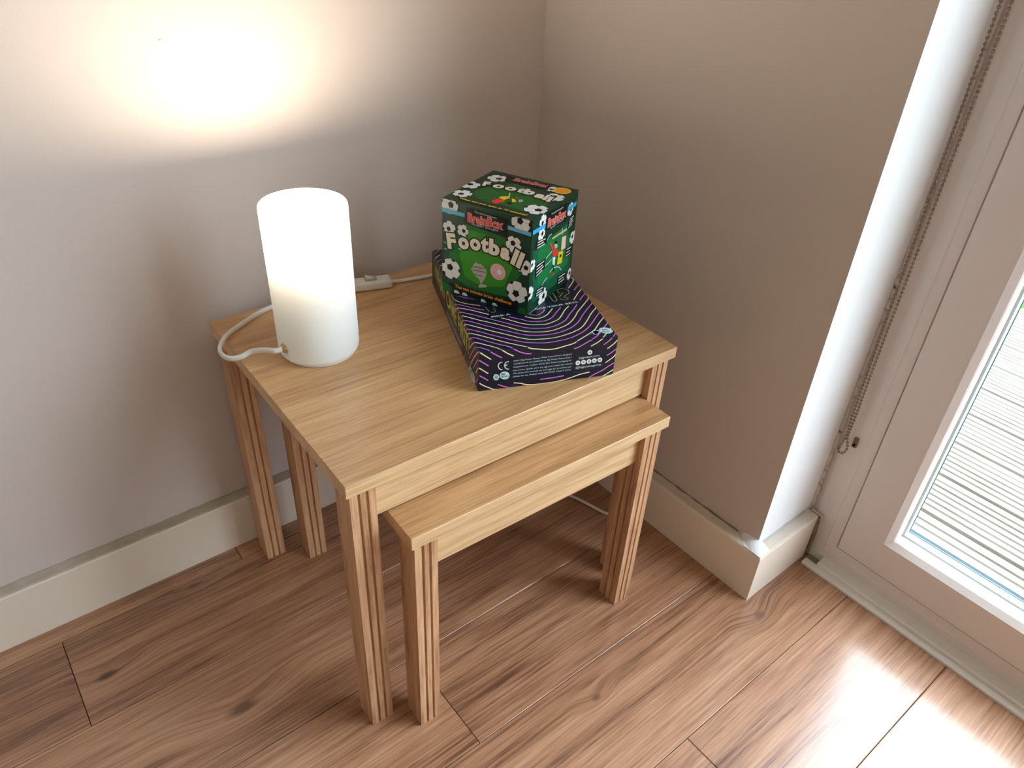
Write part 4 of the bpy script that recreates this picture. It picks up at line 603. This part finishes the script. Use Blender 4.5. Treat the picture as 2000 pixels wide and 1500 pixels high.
# ------------------------------------------------------------------ glazed door
D0 = .150
dr = st(empty('door_1', (0, 0, 0)), 'white framed glazed patio door', 'door')
def mitre(y0, y1, z0, z1, prof, names, m, parent):
    """rectangular frame in the plane x, mitred corners; prof = [(inset, x)...] closed outline; y0 is the left (larger) side"""
    cor = [(y0, z0, -1, 1), (y1, z0, 1, 1), (y1, z1, 1, -1), (y0, z1, -1, -1)]
    out = []
    for k in range(4):
        A, B = cor[k], cor[(k+1) % 4]; b = bmesh.new()
        va = [b.verts.new((x, A[0]+A[2]*d, A[1]+A[3]*d)) for d, x in prof]; vb = [b.verts.new((x, B[0]+B[2]*d, B[1]+B[3]*d)) for d, x in prof]
        n = len(prof)
        for i in range(n): b.faces.new((va[i], va[(i+1) % n], vb[(i+1) % n], vb[i]))
        b.faces.new(va); b.faces.new(vb); out.append(obj(names[k], b, m, parent))
    return out
N4 = ['bottom_rail', 'side_stile', 'top_rail', 'side_stile']
# outer frame, with the raised line along its middle
mitre(-W_, DY, -.0135, DZ, [(0, D0+.07), (0, D0+.003), (.012, D0), (.043, D0), (.044, D0-.0008), (.046, D0), (.0598, D0+.0012), (.0610, D0+.004), (.0610, D0+.07)], ['outer_frame_rail', 'outer_frame_jamb', 'outer_frame_head', 'outer_frame_jamb'], M_['white_pvc'], dr)
mitre(-W_-.0605, DY+.0605, .0465, DZ-.06, [(0, D0+.06), (0, D0+.005), (.009, D0+.005), (.006, D0+.06)], ['seal']*4, M_['seal'], dr)
def leaf(ya, yb):
    P = [(0, D0+.06), (0, D0-.001), (.0012, D0-.003), (.0588, D0-.003), (.0604, D0-.0045), (.0620, D0-.003), (.0690, D0+.0035), (.0703, D0+.0060), (.0715, D0+.0165), (.0700, D0+.0435), (.0530, D0+.06)]
    z0, z1 = .0505, DZ-.064
    mitre(ya, yb, z0, z1, P, ['sash_rail', 'sash_stile', 'sash_rail', 'sash_stile'], M_['white_pvc'], dr)
    g = .066
    obj('pane', box(D0+.019, D0+.023, yb+g, ya-g, z0+g, z1-g), M_['glass'], dr)
    obj('pane', box(D0+.039, D0+.043, yb+g, ya-g, z0+g, z1-g), M_['glass'], dr)
    mitre(ya-g, yb+g, z0+g, z1-g, [(0, D0+.024), (.0085, D0+.024), (.0085, D0+.038), (0, D0+.038)], ['spacer_bar']*4, M_['spacer'], dr)
    mitre(ya-g, yb+g, z0+g, z1-g, [(.0080, D0+.0365), (.0096, D0+.0365), (.0096, D0+.0388), (.0080, D0+.0388)], ['spacer_seal']*4, M_['spacer_seal'], dr)
leaf(-W_-.0625, -1.462); leaf(-1.466, DY+.0625)
# sealant between plaster and frame, grimy near the floor
bead_line('sealant_bead', [(D0-.004, -W_-.001, .100), (D0-.004, -W_-.001, 2.0)], .0036, M_['sealant'], dr, .03, 8, 8)
bead_line('sealant_bead', [(.141, -W_-.004, .095), (.143, -W_-.012, .092), (.147, -W_-.022, .088), (.149, -W_-.024, .05), (.150, -W_-.020, .018)], .0022, M_['sealant'], dr, .35, 9)
bead_line('sealant_bead', [(.139, -W_-.021, .088), (.1395, -W_-.0225, .05), (.141, -W_-.022, .012)], .0030, M_['grime'], dr, .4, 10)
# outside sill of the door
obj('sill_riser', box(.21, .30, DY, -W_+.02, -.24, -.05), M_['house'], dr)
obj('outer_sill', prism([(D0+.06, .05), (D0+.06, -.05), (.334, -.05), (.334, .004), (.330, .008)], 'y', DY, -W_+.02), M_['white_pvc'], dr)
# floor trim in front of the door: lip and hollow box section with a broken end
tr = st(empty('trim_1', (0, 0, 0)), 'cream plastic floor trim along the foot of the door, its left end broken open', 'trim')
obj('lip', prism([(.1200, 0), (.1320, 0), (.1320, .0062), (.1215, .0050), (.1200, .0035)], 'y', DY, -.6035), M_['trim_pvc'], tr)
obj('box_section', prism([(.1300, 0), (.1515, 0), (.1515, .0150), (.1500, .0160), (.1325, .0128), (.1300, .0112)], 'y', DY, -.6245), M_['trim_pvc'], tr)
obj('back_leg', prism([(.1485, 0), (.1515, 0), (.1515, .0150), (.1485, .0148)], 'y', -.6245, -.5995), M_['trim_pvc'], tr)
obj('channel_floor', box(.1320, .1485, -.6245, -.6010, 0, .0020), mat('dusty_pvc', srgb(150, 145, 130), .7, var=.3, vscale=60), tr)
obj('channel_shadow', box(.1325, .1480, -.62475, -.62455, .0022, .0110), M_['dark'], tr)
# ------------------------------------------------------------------ outside
dk = st(obj('deck', box(.31, 1.80, -3.6, 1.6, -.24, -.178), M_['dark']), 'grey ridged timber decking outside the glass door', 'decking')
x = .622
xs = [.622-.151] + [.622+.1505*k for k in range(0, 8)]
for x0 in xs:
    x0_, x1_ = x0+.0062, x0+.1505-.0062
    if x0_ < .53: x0_ = .546
    n = max(2, round((x1_-x0_)/.0201)); top = -.15; pts = [(x0_, -.178), (x0_, top)]
    for k in range(1, n):
        xg = x0_+(x1_-x0_)*k/n
        pts += [(xg-.0040, top), (xg-.0034, top-.012), (xg+.0034, top-.012), (xg+.0040, top)]
    pts += [(x1_, top), (x1_, -.178)]
    obj('deck_board', prism(pts, 'y', -3.5, 1.5), M_['deck'], dk)
obj('deck_gap_shade', box(.522, .5455, -3.5, 1.5, -.178, -.1505), mat('gap_shade_dark', srgb(24, 44, 54), .8), dk)  # added strip, its dark colour stands for shade in the gap by the sill
lw_ = st(obj('lawn', box(1.81, 14, -9, 9, -.3, -.20), M_['grass_ground']), 'green lawn beyond the decking', 'lawn')
rg = random.Random(5); b = bmesh.new()
for k in range(5000):
    x, y = 1.82+rg.random()**1.5*1.2, rg.uniform(-1.2, .8); h = rg.uniform(.02, .05); a = rg.uniform(0, 6.28); dx, dy = math.cos(a)*.003, math.sin(a)*.003
    t = (x+rg.uniform(-.015, .015), y+rg.uniform(-.015, .015), -.2+h)
    b.faces.new([b.verts.new((x-dx, y-dy, -.2)), b.verts.new((x+dx, y+dy, -.2)), b.verts.new(t)])
tag(obj('grass_blades', b, mat('blade', srgb(120, 165, 70), .7, var=.3)), 'short green grass at the edge of the decking', 'grass', kind='stuff')
# ------------------------------------------------------------------ nest of tables
def groove_leg(x0, x1, y0, y1, z1, inner, gf='front'):
    """leg outline with two grooves in the front face and two in the inner side face"""
    gw, gd = .0032, .0030
    def cuts(a, c):
        L_ = c-a; return [(a+L_*.30, a+L_*.30+gw), (a+L_*.62, a+L_*.62+gw)]
    pts = []
    # front (y0) from x0 to x1
    pts.append((x0, y0))
    for a, c in cuts(x0, x1): pts += [(a, y0), (a+.0005, y0+gd), (c-.0005, y0+gd), (c, y0)]
    pts.append((x1, y0))
    if inner > 0:
        for a, c in cuts(y0, y1): pts += [(x1, a), (x1-gd, a+.0005), (x1-gd, c-.0005), (x1, c)]
    pts.append((x1, y1)); pts.append((x0, y1))
    if inner < 0:
        for a, c in reversed(cuts(y0, y1)): pts += [(x0, c), (x0+gd, c-.0005), (x0+gd, a+.0005), (x0, a)]
    return prism(pts, 'z', 0, z1)
def make_table(name, label, loc, th, w, d, H, tt, lw, lv, ovl, ovr, ov, rec, ap_bottom, back):
    t = tag(empty(name, loc, th), label, 'table', 'nest of oak tables')
    tb = box(0, w, 0, d, H-tt, H, .0008, 1)
    o = obj('tabletop', tb, [M_['oak_top'], M_['oak_front']], t)
    for p in o.data.polygons:
        if p.normal.z < .5: p.material_index = 1
    zt = H-tt
    for (xa, inner) in ((ovl, 1), (w-ovr-lw, -1)):
        for ya in (ov, d-ov-lv-.002):
            obj('leg', groove_leg(xa, xa+lw, ya, ya+lv, zt, inner), M_['oak_leg'], t)
    obj('front_apron', box(ovl+lw, w-ovr-lw, ov+rec, ov+rec+.016, ap_bottom, zt, .0004, 1), M_['oak_front'], t)
    if back: obj('back_apron', box(ovl+lw, w-ovr-lw, d-ov-.030, d-ov-.014, ap_bottom, zt, .0004, 1), M_['oak_front'], t)
    ya, yb, zr, r = ov+lv, d-ov-lv-.002, zt-.011, .010
    prof = [(ya, zt), (ya, zr-r)]+[(ya+r-r*math.cos(a), zr-r+r*math.sin(a)) for a in [math.pi/2*k/5 for k in range(1, 6)]]
    prof += [(yb-r+r*math.sin(a), zr-r+r*math.cos(a)) for a in [math.pi/2*k/5 for k in range(0, 6)]]+[(yb, zt)]
    for xa in (ovl+.001, w-ovr-.017): obj('side_rail', prism(prof, 'x', xa, xa+.016), M_['oak_front'], t)
    return t
T_ = (-.5995, -.4284, 0); TH = -.0210; H1 = .4246
make_table('side_table', 'larger oak side table with the lamp and the boxes on it', T_, TH, .4850, .3901, H1, .0171, .0297, .0345, .0045, .0115, .002, .010, .3565, True)
make_table('side_table', 'smaller oak side table tucked under the larger one, its empty top sticking out in front', (-.5492, -.4666, 0), -.0344, .3923, .3903, .3526, .0171, .0290, .0345, .0045, .0115, .002, .010, .2838, False)
# ------------------------------------------------------------------ lamp
LX, LY, LR, LH = -.5016, -.1798, .0495, .1915
lamp = tag(empty('table_lamp', (LX, LY, H1)), 'lit white frosted glass cylinder table lamp on the left of the table', 'lamp')
sh = obj('lamp_shade', lathe([(LR-.012, .0016), (LR-.006, .0022), (LR-.0015, .0050), (LR, .010), (LR, .03), (LR, .06), (LR, .12), (LR, LH-.003), (LR-.0005, LH-.0008), (LR-.0016, LH)], 96), M_['shade'], lamp, True)
obj('base_plate', lathe([(0, .0), (LR-.005, 0), (LR-.004, .0012), (LR-.009, .0026), (LR-.009, .006), (0, .006)], 64), M_['white_plastic'], lamp, True)
obj('bulb_socket', lathe([(0, .006), (.013, .006), (.013, BZ-.055), (.015, BZ-.050), (.015, BZ-.030), (0, BZ-.028)], 32), M_['white_plastic'], lamp, True)
obj('bulb', lathe([(.009, BZ-.030), (.010, BZ-BR*1.0)]+[(BR*math.sin(a), BZ-BR*math.cos(a)) for a in [.6+k*(math.pi-.6)/12 for k in range(13)]], 32), M_['bulb'], lamp, True)
ga = math.atan2(-.18932+.1798, -.55021+.5016); gz = .4467-H1
g = obj('cable_grommet', lathe([(0, .0048), (.0022, .0048), (.0034, .0040), (.0050, .0022), (.0062, .0008), (.0062, -.0012), (0, -.0012)], 24), M_['brass'], lamp, True)
g.rotation_euler = (0, R(90), ga+.10); g.location = (LR*math.cos(ga), LR*math.sin(ga), gz)
Lc = lambda x, y, z: (x-LX, y-LY, z-H1)
cab = [Lc(-.5525, -.1897, .4467), Lc(-.562, -.1885, .4466), Lc(-.570, -.178, .4450), Lc(-.582, -.1640, .4400), Lc(-.594, -.1600, .4345), Lc(-.6045, -.1530, .4320), Lc(-.6095, -.1405, .4315), Lc(-.6078, -.125, .4315), Lc(-.598, -.107, .4310), Lc(-.583, -.0905, .4300), Lc(-.562, -.0760, .4285), Lc(-.535, -.0610, .4280), Lc(-.508, -.0520, .4280), Lc(-.47, -.048, .4280), Lc(-.43, -.052, .4280), Lc(-.399, -.061, .4290), Lc(-.390, -.064, .4310)]
obj('power_cable', tube(cab, .0026, .0036, 12, 6), M_['white_plastic'], lamp, True)
cab2 = [Lc(-.337, -.0790, .4310), Lc(-.326, -.0795, .4285), Lc(-.300, -.0855, .4280), Lc(-.274, -.0905, .4280), Lc(-.24, -.093, .4280), Lc(-.19, -.088, .4280), Lc(-.14, -.080, .4280), Lc(-.113, -.076, .4285), Lc(-.103, -.075, .418), Lc(-.098, -.078, .36), Lc(-.096, -.095, .20), Lc(-.096, -.13, .06), Lc(-.097, -.19, .006), Lc(-.092, -.245, .0032), Lc(-.084, -.270, .0032), Lc(-.076, -.300, .0032), Lc(-.069, -.325, .0032), Lc(-.058, -.342, .0032), Lc(-.045, -.350, .0032), Lc(-.030, -.349, .0032)]
obj('power_cable', tube(cab2, .0030, .0024, 12, 6), M_['white_plastic'], lamp, True)
# inline switch
sw = box(-.0310, .0310, -.0130, .0130, 0, .0160, .0045, 4)
for v in sw.verts:
    k = 1-.18*(abs(v.co.x)/.031)**2
    if v.co.z > .008: v.co.z = .008+(v.co.z-.008)*(1-.45*(abs(v.co.x)/.031)**2)
    v.co.y *= k
swo = obj('inline_switch', sw, M_['white_plastic'], lamp, True)
swo.location = Lc(-.3660, -.0700, H1+.0002); swo.rotation_euler = (0, 0, -.30)
rk = obj('rocker', prism([(-.0070, .0145), (.0070, .0145), (.0070, .0152), (.0010, .0166), (-.0070, .0192)], 'y', -.0042, .0042), M_['white_plastic'], swo)
rk.rotation_euler = (0, 0, 0)
rk2 = obj('rocker_recess', box(-.0085, .0085, -.0056, .0056, .0140, .01605), mat('switch_gap', srgb(170, 160, 146), .6), swo)
# ------------------------------------------------------------------ printed game boxes
PC = {'white': (232, 234, 232), 'ice': (196, 226, 232), 'pink': (214, 118, 214), 'cream': (246, 228, 186), 'olive': (176, 178, 84), 'lilac': (186, 176, 200), 'navy': (10, 30, 52), 'black': (10, 11, 12),
      'grass': (24, 96, 34), 'grass2': (52, 132, 30), 'grass3': (14, 118, 62), 'teal': (8, 92, 62), 'blue': (110, 182, 220), 'sky': (60, 170, 225), 'red': (226, 58, 52), 'blush': (246, 206, 196), 'ivory': (238, 230, 212),
      'silver': (176, 172, 166), 'orange': (240, 160, 40), 'mint': (150, 220, 170), 'skin': (226, 176, 150), 'brown': (150, 80, 30), 'yellow': (232, 208, 40), 'grey': (170, 174, 176), 'rose': (226, 180, 188)}
PM = {k: mat('print_'+k, srgb(*v), .42, spec=.28) for k, v in PC.items()}
BX, BY, BTH, BW, BD, BH = -.3940, -.3711, -.3935, .1722, .2827, .0553
QX, QY, QTH, QS, QH = -.2941, -.3364, -1.1765, .1252, .1244
bigbox = tag(empty('game_box', (BX, BY, H1), BTH), 'flat black game box with pink and cream wavy lines, lying on the table', 'box')
cube = tag(empty('game_box', (QX, QY, H1+BH), QTH), 'green cube game box with football pictures, standing on the flat black box', 'box')
bb = obj('box_base', box(.0015, BW-.0015, .0015, BD-.0015, 0, .0022), mat('box_base_card', srgb(24, 18, 22), .5), bigbox)
obj('box_lid', box(0, BW, 0, BD, .0016, BH, .0006, 2), mat('dark_card', srgb(13, 22, 42), .34, spec=.35, var=.1), bigbox)
obj('box_body', box(-QS, 0, 0, QS, 0, QH, .0006, 2), mat('green_card', srgb(6, 56, 36), .38, spec=.35, var=.3, vscale=25), cube)
FACES = {'Bt': (bigbox, (0, BW, 0, BD), lambda a, b, e: (a, b, BH+e), 1), 'Bf': (bigbox, (0, BW, 0, BH), lambda a, b, e: (a, -e, b), 1), 'Bl': (bigbox, (0, BD, 0, BH), lambda a, b, e: (-e, a, b), -1),
         'Qt': (cube, (-QS, 0, 0, QS), lambda a, b, e: (a, b, QH+e), 1), 'Qf': (cube, (-QS, 0, 0, QH), lambda a, b, e: (a, -e, b), 1), 'Qr': (cube, (0, QS, 0, QH), lambda a, b, e: (e, a, b), 1)}
def clip(poly, rc):
    for ax, lim, sg in ((0, rc[0], 1), (0, rc[1], -1), (1, rc[2], 1), (1, rc[3], -1)):
        out = []
        for i in range(len(poly)):
            p, q = poly[i-1], poly[i]; dp, dq = (p[ax]-lim)*sg, (q[ax]-lim)*sg
            if (dp < 0) != (dq < 0):
                t = dp/(dp-dq); out.append((p[0]+(q[0]-p[0])*t, p[1]+(q[1]-p[1])*t))
            if dq >= 0: out.append(q)
        poly = out
        if len(poly) < 3: return []
    return poly
LZ = .00011
TXT = {}
def text_geo(s, off):
    if (s, off) in TXT: return TXT[(s, off)]
    cu = bpy.data.curves.new('t', 'FONT'); cu.body = s; cu.offset = off; cu.resolution_u = 3; cu.fill_mode = 'FRONT'
    o = bpy.data.objects.new('t', cu); C.objects.link(o); dg = bpy.context.evaluated_depsgraph_get(); e = o.evaluated_get(dg); me = e.to_mesh()
    g = ([(v.co.x, v.co.y) for v in me.vertices], [tuple(p.vertices) for p in me.polygons]); e.to_mesh_clear()
    bpy.data.objects.remove(o); bpy.data.curves.remove(cu); TXT[(s, off)] = g; return g
def flush(name, face, polys, mats):
    """polys = [(list of (a,b) in m, layer, material index)] already clipped -> one mesh part"""
    par, rc, f3, sg = FACES[face]; b = bmesh.new(); n = 0
    for pts, ly, mi in polys:
        if len(pts) < 3: continue
        try:
            vs = [b.verts.new(f3(x, y, LZ*ly)) for x, y in pts]; f = b.faces.new(vs); f.material_index = mi; n += 1
        except ValueError: pass
    if not n: b.free(); return
    nrm = Vector(f3(0, 0, 1))-Vector(f3(0, 0, 0)); b.normal_update()
    bmesh.ops.triangulate(b, faces=[f for f in b.faces if len(f.verts) > 4]); b.normal_update()
    for f in b.faces:
        if f.normal.dot(nrm) < 0: f.normal_flip()
    me = bpy.data.meshes.new(name); b.to_mesh(me); b.free()
    for m in mats: me.materials.append(m)
    link(bpy.data.objects.new(name, me), par)
def circ(cx, cy, r, n=28, a0=0): return [(cx+r*math.cos(a0+2*math.pi*k/n), cy+r*math.sin(a0+2*math.pi*k/n)) for k in range(n)]
def inr(p, rc): return rc[0] <= p[0] <= rc[1] and rc[2] <= p[1] <= rc[3]
for op in OPS:
    face, part, ly, col, kind = op[:5]; par, rc, f3, sg = FACES[face]; rc2 = (rc[0]+.0003, rc[1]-.0003, rc[2]+.0003, rc[3]-.0003)
    mm = lambda P: [(a/1000, b/1000) for a, b in P]
    if kind == 'poly': flush(part, face, [(clip(mm(op[5]), rc2), ly, 0)], [PM[col]])
    elif kind == 'line':
        w = op[5]/2000; P = mm(op[6]); L_, R__ = [], []
        for i, p in enumerate(P):
            q0, q1 = P[max(i-1, 0)], P[min(i+1, len(P)-1)]; d = math.hypot(q1[0]-q0[0], q1[1]-q0[1]) or 1; nx, ny = -(q1[1]-q0[1])/d, (q1[0]-q0[0])/d
            L_.append((p[0]+nx*w, p[1]+ny*w)); R__.append((p[0]-nx*w, p[1]-ny*w))
        flush(part, face, [(clip([L_[i], L_[i+1], R__[i+1], R__[i]], rc2), ly, 0) for i in range(len(P)-1)], [PM[col]])
    elif kind == 'ball':
        r = op[5]/1000; v = op[6]; cx, cy = op[7][0]/1000, op[7][1]/1000; a0 = v*.9+.4
        base, drk, lin_ = (('rose', 'silver', 'red') if v == 9 else ('yellow', 'orange', 'brown') if v == 8 else ('white', 'black', 'grey'))
        ox, oy = r*.18*math.cos(v*2.1), r*.18*math.sin(v*2.1)
        ps = [(clip(circ(cx, cy, r*1.04), rc2), ly-.3, 1), (clip(circ(cx, cy, r), rc2), ly, 0)]
        if v == 8: ps += [(clip(circ(cx, cy, r*.82), rc2), ly+.3, 1)]
        else:
            pen = [(cx+ox+r*.36*math.cos(a0+1.2566*k), cy+oy+r*.36*math.sin(a0+1.2566*k)) for k in range(5)]
            ps.append((clip(pen, rc2), ly+.3, 1 if v != 9 else 3))
            for k in range(5):
                a = a0+1.2566*k; px, py = pen[k]; ex, ey = cx+r*.80*math.cos(a), cy+r*.80*math.sin(a); nx, ny = -math.sin(a)*r*.018, math.cos(a)*r*.018
                ps.append((clip([(px+nx, py+ny), (ex+nx, ey+ny), (ex-nx, ey-ny), (px-nx, py-ny)], rc2), ly+.25, 2))
                if v != 9: ps.append((clip([(cx+r*math.cos(a-.24), cy+r*math.sin(a-.24)), (cx+r*1.0*math.cos(a), cy+r*1.0*math.sin(a)), (cx+r*math.cos(a+.24), cy+r*math.sin(a+.24)), (cx+r*.82*math.cos(a+.14), cy+r*.82*math.sin(a+.14)), (cx+r*.82*math.cos(a-.14), cy+r*.82*math.sin(a-.14))], rc2), ly+.3, 1))
        flush(part, face, ps, [PM[base], PM[drk], PM[lin_], PM['white']])
    else:
        s, h, bold, oc, ob, P = op[5:11]; P = mm(P); (x0, y0), (x1, y1) = P; W2 = math.hypot(x1-x0, y1-y0)
        ux, uy = (x1-x0)/W2, (y1-y0)/W2; vx, vy = (-uy, ux) if sg > 0 else (uy, -ux)
        vs, fs = text_geo(s, bold); xs_ = [v[0] for v in vs]; xa, xb = min(xs_), max(xs_)
        if len(s) == 1: ya, yb = min(v[1] for v in vs), max(v[1] for v in vs)
        else: ya, yb = 0, .73
        def place(vs, fs, l, mi):
            Q = []
            for vx_, vy_ in vs:
                a = (vx_-xa)/(xb-xa)*W2; c = (vy_-ya)/(yb-ya)*h/1000; Q.append((x0+ux*a+vx*c, y0+uy*a+vy*c))
            return [([Q[i] for i in f], l, mi) for f in fs if all(inr(Q[i], rc) for i in f)]
        ps = place(vs, fs, ly, 0)
        if oc:
            v2, f2 = text_geo(s, ob); ps += place(v2, f2, ly-.6, 1)
        flush(part, face, ps, [PM[col]]+([PM[oc]] if oc else []))
# ------------------------------------------------------------------ blind chain
ch = tag(empty('blind_chain', (.130, -.59, 0)), 'beaded metal blind chain hanging in a loop beside the door frame', 'chain')
ico = bmesh.new(); bmesh.ops.create_icosphere(ico, subdivisions=2, radius=.0021); tmp = bpy.data.meshes.new('bead'); ico.to_mesh(tmp); ico.free()
path = []
def strand(pts, n=400):
    P = [Vector(p) for p in pts]; out = []
    for i in range(len(P)-1):
        a, b_, c, d = P[max(i-1, 0)], P[i], P[i+1], P[min(i+2, len(P)-1)]
        for k in range(40): t = k/40; out.append(.5*((2*b_)+(c-a)*t+(2*a-5*b_+4*c-d)*t*t+(-a+3*b_-3*c+d)*t**3))
    out.append(P[-1]); return out
cp = strand(CHAIN)
bm = bmesh.new(); acc = 0; last = cp[0]; cnt = 0
verts_b = [v.co.copy() for v in tmp.vertices]; polys_b = [tuple(p.vertices) for p in tmp.polygons]
def bead(q):
    vs = [bm.verts.new(q+c) for c in verts_b]
    for f in polys_b: bm.faces.new([vs[i] for i in f])
nxt = 0.0; dist = 0.0
for a, c in zip(cp, cp[1:]):
    L_ = (c-a).length
    while nxt <= dist+L_:
        bead(a.lerp(c, (nxt-dist)/L_ if L_ else 0)); nxt += .0060; cnt += 1
    dist += L_
bo = obj('bead_string', bm, M_['chain'], ch, True); bo['kind'] = 'stuff'
obj('link_cord', tube([p for p in cp[::6]], .0006, .0006, 5, 1), M_['chain'], ch)
for o in (ch,):
    for c in o.children: c.location = (-ch.location.x, -ch.location.y, -ch.location.z)
bpy.data.meshes.remove(tmp)
hk = tag(empty('chain_hook', (.1465, -.604, .238)), 'small brown stained hook on the door frame behind the lower end of the chain', 'hook')
obj('hook_plate', box(-.0005, .0035, -.0030, .0040, .000, .018, .0015, 2), M_['grime'], hk)
sc_ = obj('screw', lathe([(0, -.0035), (.0018, -.0030), (.0022, 0), (0, 0)], 16), M_['dark'], hk, True); sc_.rotation_euler = (0, R(-90)+math.pi, 0); sc_.location = (-.0005, 0, .006)
